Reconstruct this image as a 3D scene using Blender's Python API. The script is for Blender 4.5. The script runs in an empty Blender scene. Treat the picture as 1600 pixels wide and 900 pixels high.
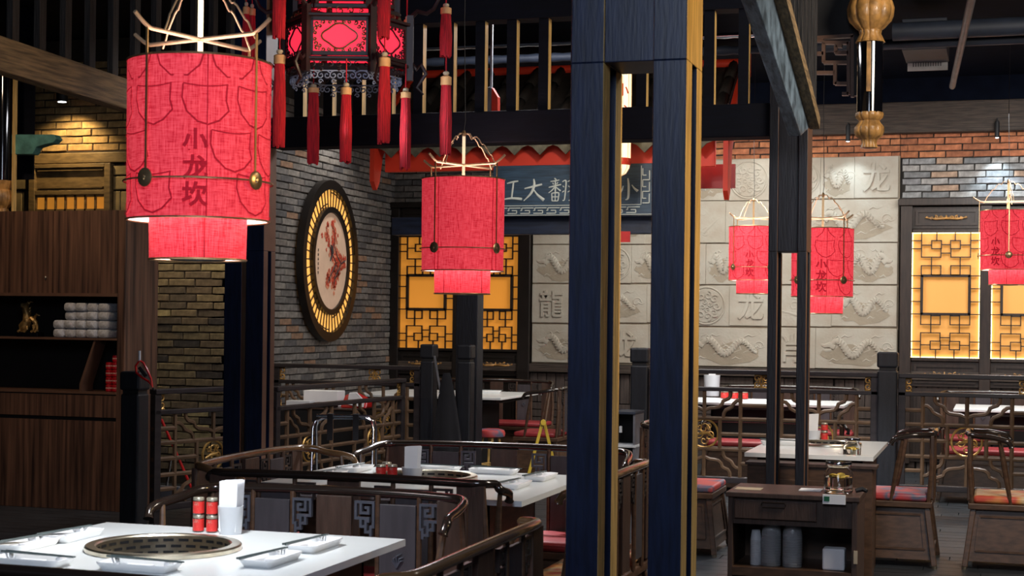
import bpy, bmesh, math, random
from mathutils import Vector, Matrix, noise
random.seed(7)
PI = math.pi
C = bpy.context.scene.collection
S = bpy.context.scene

# ------------------------------------------------------------------ camera
EYE = Vector((0, 0, 1.45)); FPX = 2450.0; PX0, PY0 = 800.0, 500.0; ROLL = 0.012
YAW = math.atan(0.31)
FWD = Vector((-math.sin(YAW), math.cos(YAW), 0)); RGT = Vector((math.cos(YAW), math.sin(YAW), 0)); UP = Vector((0, 0, 1))
cr, sr = math.cos(ROLL), math.sin(ROLL)
cam_data = bpy.data.cameras.new('camera'); cam = bpy.data.objects.new('camera', cam_data); C.objects.link(cam)
cam_data.sensor_width = 36; cam_data.lens = FPX / 1600 * 36; cam_data.shift_y = (PY0 - 450) / 1600
cam_data.clip_start = 0.05; cam_data.clip_end = 100
cxv = RGT * cr + UP * sr; cyv = -RGT * sr + UP * cr; czv = -FWD
M4 = Matrix((cxv, cyv, czv)).transposed().to_4x4(); M4.translation = EYE
cam.matrix_world = M4
S.camera = cam
cam_data.dof.use_dof = True; cam_data.dof.focus_distance = 9.0; cam_data.dof.aperture_fstop = 9.0

# ------------------------------------------------------------------ view and world
S.view_settings.view_transform = 'Standard'; S.view_settings.look = 'None'
S.view_settings.gamma = 1.0; S.view_settings.use_curve_mapping = False
S.view_settings.exposure = 0.35
W = bpy.data.worlds.new('world'); S.world = W; W.use_nodes = True
W.node_tree.nodes['Background'].inputs[0].default_value = (0.55, 0.62, 0.8, 1)
W.node_tree.nodes['Background'].inputs[1].default_value = 0.05

# ------------------------------------------------------------------ unseen lights added to brighten the room and single things
def light(kind, name, loc, target=None, energy=50, color=(1, 1, 1), size=0.3, angle=60, blend=0.6):
    d = bpy.data.lights.new(name, kind); d.energy = energy; d.color = color
    if kind == 'AREA': d.shape = 'DISK'; d.size = size
    else: d.shadow_soft_size = size
    if kind == 'SPOT': d.spot_size = math.radians(angle); d.spot_blend = blend
    o = bpy.data.objects.new(name, d); C.objects.link(o); o.location = loc
    if target is not None:
        v = Vector(target) - Vector(loc); o.rotation_euler = v.to_track_quat('-Z', 'Y').to_euler()
    return o
LIGHTS = [  # added area fills, no fittings modelled
 ('AREA', 'room_fill', (-0.5, 1.0, 3.2), (-2.4, 6.0, 1.0), 62, (0.72, 0.82, 1.0), 1.6),
 ('AREA', 'room_fill', (-3.0, 9.6, 3.4), (-3.2, 9.8, 0), 50, (0.95, 0.95, 1.0), 1.2),
 ('AREA', 'room_fill', (1.2, 6.6, 3.5), (0.0, 9.6, 0.4), 120, (1.0, 0.88, 0.74), 1.2),
 ('AREA', 'room_fill', (-2.4, 13.6, 3.3), (-2.6, 14.6, 0.6), 70, (1.0, 0.97, 0.9), 1.6),
 ('AREA', 'room_fill', (0.5, 13.6, 3.3), (0.5, 14.6, 0.6), 70, (1.0, 0.98, 0.94), 1.6),
]
SPOTS = [  # added spots, unseen, each brightening one thing
 ('warm_spot', (2.6, 5.2, 2.7), (-1.0, 4.7, 2.02), 270, (1.0, 0.68, 0.28), 0.08, 30),
 ('table_fill', (-2.0, 6.35, 3.5), (-2.15, 6.35, 0.7), 55, (0.93, 0.97, 1.0), 0.06, 32),
 ('cabinet_fill', (-6.2, 8.3, 3.5), (-6.9, 10.1, 1.5), 75, (1.0, 0.74, 0.50), 0.10, 95),
 ('stall_fill', (-2.8, 10.6, 3.5), (-3.1, 12.8, 2.6), 60, (1.0, 0.93, 0.85), 0.10, 70),
 ('beam_fill', (-1.9, 5.6, 2.3), (-4.1, 5.6, 2.8), 26, (1.0, 0.76, 0.44), 0.10, 90),
 ('rake_fill', (-2.6, 6.0, 2.2), (-1.0, 7.2, 2.8), 30, (0.75, 0.88, 1.0), 0.10, 70),
]
for n, l, t, e, c, s, an in SPOTS: light('SPOT', n, l, t, e, c, s, an, 0.8)
for k, n, l, t, e, c, s in LIGHTS: light(k, n, l, t, e, c, s)

# ------------------------------------------------------------------ picking points in the room from the lens model
def ray(px, py):
    a = (px - PX0) / FPX; b = (py - PY0) / FPX
    return FWD + RGT * (a * cr + b * sr) + UP * (a * sr - b * cr)
def atd(px, py, D): return EYE + ray(px, py) * D
def onz(px, py, z): r = ray(px, py); return EYE + r * ((z - EYE.z) / r.z)
def ony(px, py, y): r = ray(px, py); return EYE + r * (y / r.y)
def onx(px, py, x): r = ray(px, py); return EYE + r * (x / r.x)
def proj(p):
    q = Vector(p) - EYE; D = q.dot(FWD)
    if D < 0.1: return (-9e9, 0, D)
    u = q.dot(RGT) / D; v = q.z / D
    return (PX0 + FPX * (u * cr + v * sr), PY0 + FPX * (u * sr - v * cr), D)

# ------------------------------------------------------------------ materials
MATS = {}
def nodes_of(m):
    m.use_nodes = True; nt = m.node_tree; return nt, nt.nodes['Principled BSDF']
def mix_color(nt, fac, a, b):
    n = nt.nodes.new('ShaderNodeMix'); n.data_type = 'RGBA'
    if isinstance(fac, (int, float)): n.inputs[0].default_value = fac
    else: nt.links.new(fac, n.inputs[0])
    for s, i in ((a, 6), (b, 7)):
        if isinstance(s, tuple): n.inputs[i].default_value = (*s, 1)
        else: nt.links.new(s, n.inputs[i])
    return n.outputs[2]
def pm(name, col, rough=0.6, metal=0, var=0.15, scale=8, bump=0.0, bscale=60, stretch=(1, 1, 1), col2=None, emit=None, es=0, spec=0.5, coat=0, sheen=0):
    m = bpy.data.materials.new(name); nt, b = nodes_of(m)
    tc = nt.nodes.new('ShaderNodeTexCoord'); mp = nt.nodes.new('ShaderNodeMapping'); mp.inputs['Scale'].default_value = stretch
    nt.links.new(tc.outputs['Object'], mp.inputs[0])
    nz = nt.nodes.new('ShaderNodeTexNoise'); nz.inputs['Scale'].default_value = scale; nz.inputs['Detail'].default_value = 5
    nt.links.new(mp.outputs[0], nz.inputs['Vector'])
    rp = nt.nodes.new('ShaderNodeMapRange'); rp.inputs[1].default_value = 0.35; rp.inputs[2].default_value = 0.65
    nt.links.new(nz.outputs[0], rp.inputs[0])
    c2 = col2 if col2 else tuple(max(0, x * (1 - 2.2 * var)) for x in col)
    o = mix_color(nt, rp.outputs[0], c2, col)
    nt.links.new(o, b.inputs['Base Color'])
    b.inputs['Roughness'].default_value = rough; b.inputs['Metallic'].default_value = metal
    b.inputs['Specular IOR Level'].default_value = spec; b.inputs['Coat Weight'].default_value = coat
    if bump:
        n2 = nt.nodes.new('ShaderNodeTexNoise'); n2.inputs['Scale'].default_value = bscale; n2.inputs['Detail'].default_value = 4
        nt.links.new(mp.outputs[0], n2.inputs['Vector'])
        bp = nt.nodes.new('ShaderNodeBump'); bp.inputs['Strength'].default_value = bump; bp.inputs['Distance'].default_value = 0.01
        nt.links.new(n2.outputs[0], bp.inputs['Height']); nt.links.new(bp.outputs[0], b.inputs['Normal'])
    if emit:
        b.inputs['Emission Color'].default_value = (*emit, 1); b.inputs['Emission Strength'].default_value = es
    MATS[name] = m; return m
def brickmat(name, stops, rough=0.85):
    m = bpy.data.materials.new(name); nt, b = nodes_of(m)
    oi = nt.nodes.new('ShaderNodeObjectInfo'); ge = nt.nodes.new('ShaderNodeNewGeometry')
    ad = nt.nodes.new('ShaderNodeMath'); ad.operation = 'ADD'
    nt.links.new(oi.outputs['Random'], ad.inputs[0]); nt.links.new(ge.outputs['Random Per Island'], ad.inputs[1])
    fr = nt.nodes.new('ShaderNodeMath'); fr.operation = 'FRACT'; nt.links.new(ad.outputs[0], fr.inputs[0])
    cr_ = nt.nodes.new('ShaderNodeValToRGB'); cr_.color_ramp.interpolation = 'CONSTANT'
    el = cr_.color_ramp.elements
    el[0].position = 0; el[0].color = (*stops[0][1], 1); el[1].position = stops[1][0]; el[1].color = (*stops[1][1], 1)
    for p, c in stops[2:]:
        e = el.new(p); e.color = (*c, 1)
    nt.links.new(fr.outputs[0], cr_.inputs[0])
    tc = nt.nodes.new('ShaderNodeTexCoord')
    nz = nt.nodes.new('ShaderNodeTexNoise'); nz.inputs['Scale'].default_value = 22; nz.inputs['Detail'].default_value = 6
    nt.links.new(tc.outputs['Object'], nz.inputs['Vector'])
    mr = nt.nodes.new('ShaderNodeMapRange'); mr.inputs[1].default_value = 0.3; mr.inputs[2].default_value = 0.7; mr.inputs[3].default_value = 0.6; mr.inputs[4].default_value = 1.25
    nt.links.new(nz.outputs[0], mr.inputs[0])
    mu = nt.nodes.new('ShaderNodeVectorMath'); mu.operation = 'SCALE'
    nt.links.new(cr_.outputs[0], mu.inputs[0]); nt.links.new(mr.outputs[0], mu.inputs['Scale'])
    nt.links.new(mu.outputs[0], b.inputs['Base Color']); b.inputs['Roughness'].default_value = rough
    bp = nt.nodes.new('ShaderNodeBump'); bp.inputs['Strength'].default_value = 0.6; bp.inputs['Distance'].default_value = 0.006
    nt.links.new(nz.outputs[0], bp.inputs['Height']); nt.links.new(bp.outputs[0], b.inputs['Normal'])
    MATS[name] = m; return m
def emitmat(name, col, s, base=None):
    m = bpy.data.materials.new(name); nt, b = nodes_of(m)
    b.inputs['Base Color'].default_value = (*(base or col), 1); b.inputs['Roughness'].default_value = 0.6
    b.inputs['Emission Color'].default_value = (*col, 1); b.inputs['Emission Strength'].default_value = s
    MATS[name] = m; return m
def glassmat(name, col=(1, 1, 1), rough=0.02, ior=1.3):
    m = bpy.data.materials.new(name); nt, b = nodes_of(m)
    b.inputs['Base Color'].default_value = (*col, 1); b.inputs['Roughness'].default_value = rough
    b.inputs['Transmission Weight'].default_value = 1; b.inputs['IOR'].default_value = ior
    MATS[name] = m; return m
def weavemat(name, col, col2, es):
    m = bpy.data.materials.new(name); nt, b = nodes_of(m)
    tc = nt.nodes.new('ShaderNodeTexCoord')
    outs = []
    for st in ((28, 28, 420), (300, 300, 22)):
        mp = nt.nodes.new('ShaderNodeMapping'); mp.inputs['Scale'].default_value = st
        nt.links.new(tc.outputs['Object'], mp.inputs[0])
        nz = nt.nodes.new('ShaderNodeTexNoise'); nz.inputs['Scale'].default_value = 1.0; nz.inputs['Detail'].default_value = 2
        nt.links.new(mp.outputs[0], nz.inputs['Vector']); outs.append(nz.outputs[0])
    ad = nt.nodes.new('ShaderNodeMath'); ad.operation = 'ADD'; nt.links.new(outs[0], ad.inputs[0]); nt.links.new(outs[1], ad.inputs[1])
    mr = nt.nodes.new('ShaderNodeMapRange'); mr.inputs[1].default_value = 0.76; mr.inputs[2].default_value = 1.20
    nt.links.new(ad.outputs[0], mr.inputs[0])
    o = mix_color(nt, mr.outputs[0], col2, col)
    nt.links.new(o, b.inputs['Base Color']); nt.links.new(o, b.inputs['Emission Color'])
    b.inputs['Emission Strength'].default_value = es; b.inputs['Roughness'].default_value = 0.9
    # emission in the weave colour stands in for bulb light shining through the cloth
    MATS[name] = m; return m

pm('painted', (0.006, 0.013, 0.042), 0.4, var=0.22, scale=6, stretch=(9, 9, 1), bump=0.07, bscale=12, spec=0.4)
pm('painted_far', (0.008, 0.009, 0.016), 0.5, var=0.25, scale=6, stretch=(9, 9, 1), bump=0.25, bscale=12)
pm('black_beam', (0.002, 0.003, 0.009), 0.7, var=0.2, scale=5, stretch=(1, 9, 9), bump=0.1, bscale=12, spec=0.2)
pm('raw_wood', (0.86, 0.56, 0.19), 0.55, var=0.2, scale=5, stretch=(14, 14, 1), bump=0.3, bscale=12)
pm('raw_beam', (0.26, 0.17, 0.08), 0.6, var=0.3, scale=5, stretch=(16, 1, 16), bump=0.5, bscale=14)
pm('weather_timber', (0.06, 0.042, 0.032), 0.7, var=0.3, scale=5, stretch=(1, 14, 16), bump=0.5, bscale=10)
pm('slat_wood', (0.022, 0.018, 0.016), 0.7, var=0.3, scale=4, stretch=(14, 14, 1), bump=0.4, bscale=10)
pm('raking_blue', (0.16, 0.22, 0.28), 0.35, var=0.35, scale=5, stretch=(10, 2, 2), bump=0.5, bscale=16)
pm('cabinet_wood', (0.165, 0.080, 0.048), 0.5, col2=(0.030, 0.014, 0.010), scale=3.2, stretch=(9, 9, 0.35))
pm('cabinet_edge', (0.13, 0.065, 0.04), 0.5, var=0.1)
pm('cabinet_dark', (0.012, 0.009, 0.008), 0.7)
pm('chair_wood', (0.098, 0.052, 0.030), 0.4, var=0.2, scale=5, stretch=(3, 3, 10))
pm('chair_rail', (0.022, 0.015, 0.012), 0.18, var=0.1, scale=5, coat=0.5)
pm('chair_rail_brown', (0.14, 0.078, 0.036), 0.22, var=0.15, scale=5, coat=0.5)
pm('chair_panel', (0.070, 0.040, 0.029), 0.45, var=0.15, scale=6, stretch=(8, 8, 1), bump=0.15, bscale=20)
pm('chair_panel_grey', (0.060, 0.054, 0.062), 0.45, var=0.1, scale=6, stretch=(8, 8, 1))
pm('fret_dark', (0.035, 0.028, 0.026), 0.4)
pm('fret_grey', (0.075, 0.082, 0.105), 0.4, var=0.1)
pm('lattice_wood', (0.14, 0.082, 0.045), 0.45, var=0.2, scale=7, bump=0.2, bscale=20)
pm('rail_dark', (0.030, 0.024, 0.026), 0.4, var=0.2, scale=5, stretch=(1, 6, 6))
pm('newel', (0.012, 0.013, 0.018), 0.45, var=0.2, scale=6, stretch=(8, 8, 1), bump=0.2)
pm('gilt', (0.62, 0.36, 0.10), 0.38, metal=0.55, var=0.25, scale=20, bump=0.3, bscale=50)
pm('gilt_wood', (0.60, 0.31, 0.09), 0.42, var=0.32, scale=12, bump=0.5, bscale=40, coat=0.2)
pm('brass', (0.62, 0.42, 0.22), 0.3, metal=0.85, var=0.1)
pm('brass_light', (0.62, 0.45, 0.28), 0.35, metal=0.6, var=0.08)
pm('chrome', (0.75, 0.75, 0.78), 0.12, metal=1, var=0.02)
pm('steel', (0.74, 0.66, 0.52), 0.3, metal=1, var=0.08, scale=30)
pm('black', (0.006, 0.006, 0.008), 0.6)
pm('black_cloth', (0.008, 0.008, 0.012), 0.9)
pm('black_gloss', (0.004, 0.004, 0.006), 0.08, coat=0.6)
pm('white_stone', (0.80, 0.83, 0.83), 0.22, var=0.02, scale=4)
pm('china', (0.86, 0.87, 0.88), 0.25, var=0.01)
pm('paper', (0.85, 0.85, 0.87), 0.8, var=0.02)
pm('plastic_white', (0.62, 0.64, 0.68), 0.4, var=0.02)
pm('stick', (0.09, 0.12, 0.12), 0.4)
pm('red_label', (0.72, 0.03, 0.025), 0.45, var=0.08)
pm('pale_print', (0.85, 0.55, 0.45), 0.5)
pm('jar_dark', (0.06, 0.02, 0.012), 0.15, coat=0.6)
pm('lid', (0.72, 0.66, 0.52), 0.3, metal=0.7)
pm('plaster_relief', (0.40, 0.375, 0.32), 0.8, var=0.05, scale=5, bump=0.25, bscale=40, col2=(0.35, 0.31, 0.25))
pm('plaster_backing_shade', (0.31, 0.265, 0.20), 0.85, var=0.08, scale=5, bump=0.3, bscale=40)  # backing plaster, also the painted shade behind the carved dragons
pm('mortar', (0.018, 0.015, 0.013), 0.95, bump=0.3)
pm('mortar_warm', (0.035, 0.024, 0.014), 0.95, bump=0.3)
pm('stone_block', (0.26, 0.19, 0.09), 0.8, var=0.2, scale=6, bump=0.6, bscale=12)
pm('frame_wood', (0.030, 0.018, 0.013), 0.42, var=0.25, scale=5, stretch=(9, 9, 1))
pm('frame_gold', (0.20, 0.13, 0.055), 0.6, var=0.2, scale=5, stretch=(2, 2, 9))
pm('frame_black', (0.010, 0.007, 0.006), 0.35, var=0.2)
pm('stall_blue', (0.014, 0.022, 0.05), 0.4, var=0.25, scale=5, stretch=(1, 6, 9), bump=0.2)
pm('sign_blue', (0.035, 0.075, 0.125), 0.38, var=0.25, scale=5, stretch=(1, 6, 12), bump=0.25)
pm('sign_cream', (0.62, 0.66, 0.60), 0.6, var=0.05)
pm('stall_red', (0.80, 0.05, 0.018), 0.55, var=0.08, scale=3)
pm('dark_red', (0.25, 0.012, 0.012), 0.5, var=0.1)
pm('fret_pale', (0.34, 0.38, 0.52), 0.6, var=0.1)
pm('roof_tile', (0.022, 0.015, 0.012), 0.8, var=0.3, scale=12, bump=0.5)
pm('tile_lip', (0.19, 0.175, 0.12), 0.8, var=0.25, scale=14, bump=0.5)
pm('ceiling_dark', (0.003, 0.005, 0.013), 0.9, spec=0.08)
pm('duct', (0.022, 0.03, 0.05), 0.6, var=0.15)
pm('duct_pale', (0.22, 0.23, 0.26), 0.5)
pm('vent_white', (0.62, 0.64, 0.66), 0.5)
pm('floor_wood', (0.040, 0.047, 0.054), 0.35, col2=(0.018, 0.02, 0.024), scale=3, stretch=(1, 9, 1), bump=0.2, bscale=12)
pm('dado_wood', (0.075, 0.055, 0.047), 0.6, var=0.25, scale=4, stretch=(8, 8, 1), bump=0.4)
pm('teal', (0.09, 0.26, 0.23), 0.7, var=0.2, scale=12, bump=0.3)
pm('tassel_red', (0.62, 0.006, 0.018), 0.8, var=0.25, scale=30, stretch=(8, 8, 0.5))
pm('tassel_gold', (0.80, 0.40, 0.16), 0.6)
pm('rosewood', (0.030, 0.007, 0.007), 0.45, var=0.2)
pm('rosewood_gold', (0.16, 0.09, 0.03), 0.4)
pm('painting_silk', (0.72, 0.50, 0.36), 0.8, var=0.04)
pm('blossom', (0.62, 0.07, 0.03), 0.8, var=0.2, scale=40)
pm('blossom_pale', (0.78, 0.28, 0.16), 0.8)
pm('ink', (0.06, 0.05, 0.05), 0.8)
pm('cushion_red', (0.34, 0.03, 0.035), 0.5, var=0.1, coat=0.15)
pm('cushion_orange', (0.62, 0.20, 0.05), 0.6, var=0.1)
pm('towel', (0.58, 0.58, 0.60), 0.95, var=0.12, scale=60, bump=0.8, bscale=120)
pm('gold_figure', (0.55, 0.34, 0.12), 0.35, metal=0.6, var=0.3, scale=25, bump=0.6, bscale=50)
pm('can_red', (0.60, 0.012, 0.02), 0.3, metal=0.2)
pm('yellow_plastic', (0.72, 0.50, 0.05), 0.4)
pm('grey_plastic', (0.15, 0.15, 0.17), 0.5)
pm('green_print', (0.01, 0.16, 0.07), 0.5)
pm('red_plastic', (0.65, 0.015, 0.015), 0.3)
pm('beige', (0.55, 0.44, 0.30), 0.7)
pm('lemon', (0.75, 0.52, 0.08), 0.5)
brickmat('brick_grey', [(0, (0.105, 0.098, 0.095)), (0.22, (0.145, 0.135, 0.128)), (0.45, (0.075, 0.072, 0.075)), (0.62, (0.18, 0.165, 0.15)), (0.80, (0.125, 0.11, 0.10)), (0.93, (0.21, 0.125, 0.08))])
brickmat('brick_red', [(0, (0.34, 0.125, 0.055)), (0.3, (0.42, 0.15, 0.07)), (0.6, (0.29, 0.105, 0.05)), (0.85, (0.46, 0.18, 0.08))])
brickmat('brick_silver', [(0, (0.24, 0.245, 0.25)), (0.25, (0.17, 0.175, 0.18)), (0.5, (0.30, 0.29, 0.28)), (0.72, (0.20, 0.20, 0.21)), (0.90, (0.36, 0.25, 0.18))])
brickmat('brick_ochre', [(0, (0.17, 0.125, 0.07)), (0.22, (0.10, 0.075, 0.05)), (0.42, (0.20, 0.15, 0.08)), (0.62, (0.14, 0.10, 0.06)), (0.82, (0.34, 0.27, 0.13)), (0.93, (0.055, 0.045, 0.038))])
brickmat('brick_lamplit', [(0, (0.30, 0.19, 0.075)), (0.25, (0.24, 0.15, 0.06)), (0.5, (0.33, 0.22, 0.09)), (0.75, (0.20, 0.13, 0.055)), (0.92, (0.36, 0.20, 0.08))])  # yellow lamp light put into the colour of the upper side-wall bricks
weavemat('shade_red', (0.97, 0.078, 0.105), (0.55, 0.010, 0.026), 0.50)
weavemat('shade_print', (0.42, 0.006, 0.02), (0.30, 0.004, 0.015), 0.42)
emitmat('shade_liner', (1.0, 0.86, 0.84), 1.0)
emitmat('amber_pane', (0.90, 0.34, 0.04), 0.30)
emitmat('amber_pane_lit', (0.95, 0.40, 0.07), 0.32, (0.62, 0.30, 0.08))
emitmat('led_strip', (1.0, 0.80, 0.38), 3.0)
emitmat('ring_light', (1.0, 0.50, 0.11), 0.62)
emitmat('palace_pane', (0.95, 0.03, 0.07), 0.85)
emitmat('cream_lantern', (1.0, 0.80, 0.50), 0.95)
emitmat('lamp_face', (0.9, 0.95, 1.0), 8.0)
glassmat('glass'); glassmat('clear_plastic', (0.9, 0.93, 0.97), 0.12, 1.35); MATS['clear_plastic'].node_tree.nodes['Principled BSDF'].inputs['Transmission Weight'].default_value = 0.8; glassmat('water', (0.9, 0.9, 0.85), 0.0, 1.33)

# cushion cloth printed with large patches of several dyes
def cushion_mat(name, a, b, c, sc=5):
    m = bpy.data.materials.new(name); nt, bs = nodes_of(m)
    tc = nt.nodes.new('ShaderNodeTexCoord'); nz = nt.nodes.new('ShaderNodeTexNoise'); nz.inputs['Scale'].default_value = sc; nz.inputs['Detail'].default_value = 2
    nt.links.new(tc.outputs['Object'], nz.inputs['Vector'])
    r = nt.nodes.new('ShaderNodeValToRGB'); e = r.color_ramp.elements
    e[0].position = 0.40; e[0].color = (*a, 1); e[1].position = 0.49; e[1].color = (*b, 1); x = e.new(0.58); x.color = (*c, 1); y = e.new(0.64); y.color = (*a, 1)
    nt.links.new(nz.outputs[0], r.inputs[0]); nt.links.new(r.outputs[0], bs.inputs['Base Color']); bs.inputs['Roughness'].default_value = 0.5
    MATS[name] = m
cushion_mat('cushion_print', (0.50, 0.06, 0.05), (0.42, 0.045, 0.05), (0.07, 0.10, 0.16), 5)
cushion_mat('cushion_fire', (0.50, 0.07, 0.04), (0.62, 0.28, 0.08), (0.55, 0.40, 0.22), 5)

# ------------------------------------------------------------------ mesh building
class MB:
    def __init__(s): s.v = []; s.f = []; s.m = []
    def add(s, vs, fs, mi=0):
        n = len(s.v); s.v += [tuple(x) for x in vs]; s.f += [tuple(i + n for i in f) for f in fs]; s.m += [mi] * len(fs) if isinstance(mi, int) else mi
        return s
    def box(s, x0, y0, z0, x1, y1, z1, mi=0, sides=None):
        vs = [(x0, y0, z0), (x1, y0, z0), (x1, y1, z0), (x0, y1, z0), (x0, y0, z1), (x1, y0, z1), (x1, y1, z1), (x0, y1, z1)]
        fs = [(0, 3, 2, 1), (4, 5, 6, 7), (0, 1, 5, 4), (1, 2, 6, 5), (2, 3, 7, 6), (3, 0, 4, 7)]
        return s.add(vs, fs, mi if sides is None else [mi, mi, mi, sides, mi, sides])
    def cbox(s, x, y, z, sx, sy, sz, rz=0, mi=0):
        n = len(s.v); s.box(-sx / 2, -sy / 2, -sz / 2, sx / 2, sy / 2, sz / 2, mi)
        R = Matrix.Rotation(rz, 3, 'Z')
        for i in range(n, len(s.v)): s.v[i] = tuple(R @ Vector(s.v[i]) + Vector((x, y, z)))
        return s
    def bar(s, p, q, w, h, up=(0, 0, 1), mi=0):
        p, q = Vector(p), Vector(q); d = (q - p).normalized(); u = Vector(up)
        sd = d.cross(u)
        if sd.length < 1e-4: sd = d.cross(Vector((1, 0, 0)))
        sd.normalize(); u = sd.cross(d).normalized(); a = sd * w / 2; b = u * h / 2
        vs = [p - a - b, p + a - b, p + a + b, p - a + b, q - a - b, q + a - b, q + a + b, q - a + b]
        return s.add(vs, [(3, 2, 1, 0), (4, 5, 6, 7), (0, 1, 5, 4), (1, 2, 6, 5), (2, 3, 7, 6), (3, 0, 4, 7)], mi)
    def tube(s, pts, r, n=8, closed=False, flat=None, mi=0):
        pts = [Vector(p) for p in pts]; N = len(pts); rr = r if isinstance(r, (list, tuple)) else [r] * N
        vs = []; prev = None
        for i, p in enumerate(pts):
            if closed: d = pts[(i + 1) % N] - pts[i - 1]
            else: d = pts[min(i + 1, N - 1)] - pts[max(i - 1, 0)]
            d = d.normalized() if d.length > 1e-9 else Vector((0, 0, 1))
            if prev is None: a = d.orthogonal().normalized() if flat is None else (Vector(flat) - d * d.dot(Vector(flat))).normalized()
            else:
                a = (prev if flat is None else Vector(flat)); a = (a - d * d.dot(a))
                a = a.normalized() if a.length > 1e-6 else d.orthogonal().normalized()
            prev = a; b = d.cross(a)
            for k in range(n):
                t = 2 * PI * k / n; vs.append(p + (a * math.cos(t) + b * math.sin(t)) * rr[i])
        fs = []
        for i in range(N if closed else N - 1):
            j = (i + 1) % N
            for k in range(n):
                l = (k + 1) % n; fs.append((i * n + k, i * n + l, j * n + l, j * n + k))
        if not closed: fs += [tuple(range(n))[::-1], tuple((N - 1) * n + k for k in range(n))]
        return s.add(vs, fs, mi)
    def lathe(s, prof, n=24, c=(0, 0, 0), caps=True, lobes=0, amp=0, mi=0, a0=0):
        vs = []
        for r, z in prof:
            for k in range(n):
                t = 2 * PI * k / n + a0; q = r * (1 - amp + 2 * amp * abs(math.cos(lobes * t / 2)) ** .5) if lobes else r
                vs.append((c[0] + q * math.cos(t), c[1] + q * math.sin(t), c[2] + z))
        fs = []
        for i in range(len(prof) - 1):
            for k in range(n):
                l = (k + 1) % n; fs.append((i * n + k, i * n + l, (i + 1) * n + l, (i + 1) * n + k))
        if caps:
            fs += [tuple(range(n))[::-1], tuple((len(prof) - 1) * n + k for k in range(n))]
        return s.add(vs, fs, mi)
    def prism(s, poly, o, ux, uy, depth, mi=0):
        o, ux, uy = Vector(o), Vector(ux), Vector(uy); nn = ux.cross(uy).normalized() * depth; n = len(poly)
        vs = [o + ux * a + uy * b for a, b in poly]; vs += [v + nn for v in vs]
        fs = [tuple(range(n))[::-1], tuple(range(n, 2 * n))] + [(i, (i + 1) % n, n + (i + 1) % n, n + i) for i in range(n)]
        return s.add(vs, fs, mi)
    def xf(s, M, start=0):
        for i in range(start, len(s.v)): s.v[i] = tuple(M @ Vector(s.v[i]))
        return s
    def mesh(s, name, mats, smooth=False):
        me = bpy.data.meshes.new(name); me.from_pydata(s.v, [], s.f)
        for m in (mats if isinstance(mats, (list, tuple)) else [mats]): me.materials.append(MATS[m] if isinstance(m, str) else m)
        if any(s.m): me.polygons.foreach_set('material_index', s.m)
        if smooth: me.polygons.foreach_set('use_smooth', [True] * len(me.polygons))
        me.update(); return me
    def build(s, name, mats, parent=None, smooth=False, bevel=0, loc=None):
        me = s.mesh(name, mats, smooth and not bevel)
        o = bpy.data.objects.new(name, me); C.objects.link(o)
        if parent: o.parent = parent
        if loc is not None: o.location = loc
        if bevel:
            b = o.modifiers.new('bevel', 'BEVEL'); b.width = bevel; b.segments = 2; b.limit_method = 'ANGLE'; b.angle_limit = 0.6
        if smooth == 'auto' or smooth is True:
            try: me.shade_auto_smooth() if hasattr(me, 'shade_auto_smooth') else None
            except Exception: pass
        if smooth:
            me.set_sharp_from_angle(angle=math.radians(38)); me.polygons.foreach_set('use_smooth', [True] * len(me.polygons))
        return o
def tag(o, label, cat, group=None):
    o['label'] = label; o['category'] = cat
    if group: o['group'] = group
    return o
def thing(name, label, cat, loc=(0, 0, 0), rz=0, group=None):
    o = bpy.data.objects.new(name, None); C.objects.link(o); o.location = loc; o.rotation_euler = (0, 0, rz); o.empty_display_size = 0.1
    return tag(o, label, cat, group)
def struct(o):
    o['kind'] = 'structure'; return o
def sempty(name, loc=(0, 0, 0)):
    o = bpy.data.objects.new(name, None); C.objects.link(o); o.location = loc; return struct(o)
def children(o): return [c for c in C.objects if c.parent == o]
def dup(root, loc=None, rz=None, label=None, scale=None, parent=None):
    r = root.copy(); C.objects.link(r)
    if parent is not None: r.parent = parent
    if loc is not None: r.location = loc
    if rz is not None: r.rotation_euler = (0, 0, rz)
    if scale is not None: r.scale = (scale,) * 3 if isinstance(scale, (int, float)) else scale
    if label: r['label'] = label
    for ch in list(root.children): dup(ch, parent=r)
    return r
def inst(me, name, parent, loc, rot=None, scale=None):
    o = bpy.data.objects.new(name, me); C.objects.link(o); o.parent = parent; o.location = loc
    if rot is not None: o.rotation_euler = rot
    if scale is not None: o.scale = scale
    return o
_fc = {}
def glyph(ch, size, depth, bold=0.0):
    k = (ch, size, depth, bold)
    if k in _fc: return _fc[k]
    cu = bpy.data.curves.new('glyph', 'FONT'); cu.body = ch; cu.size = size; cu.extrude = depth / 2; cu.offset = bold; cu.align_x = 'CENTER'; cu.align_y = 'CENTER'; cu.resolution_u = 3
    o = bpy.data.objects.new('glyph', cu); C.objects.link(o)
    dg = bpy.context.evaluated_depsgraph_get(); me = o.evaluated_get(dg).to_mesh()
    vs = [tuple(v.co) for v in me.vertices]; fs = [tuple(p.vertices) for p in me.polygons]
    o.evaluated_get(dg).to_mesh_clear(); C.objects.unlink(o); bpy.data.objects.remove(o); bpy.data.curves.remove(cu)
    xs = [v[0] for v in vs] or [0]; ys = [v[1] for v in vs] or [0]
    mx, my = (min(xs) + max(xs)) / 2, (min(ys) + max(ys)) / 2
    vs = [(x - mx, y - my, z) for x, y, z in vs]
    _fc[k] = (vs, fs); return _fc[k]
def spiral(cx, cy, r, turns, a0=0, n=14, s=1):
    return [(cx + r * (1 - t / n * 0.8) * math.cos(a0 + s * turns * 2 * PI * t / n), cy + r * (1 - t / n * 0.8) * math.sin(a0 + s * turns * 2 * PI * t / n)) for t in range(n + 1)]

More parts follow.
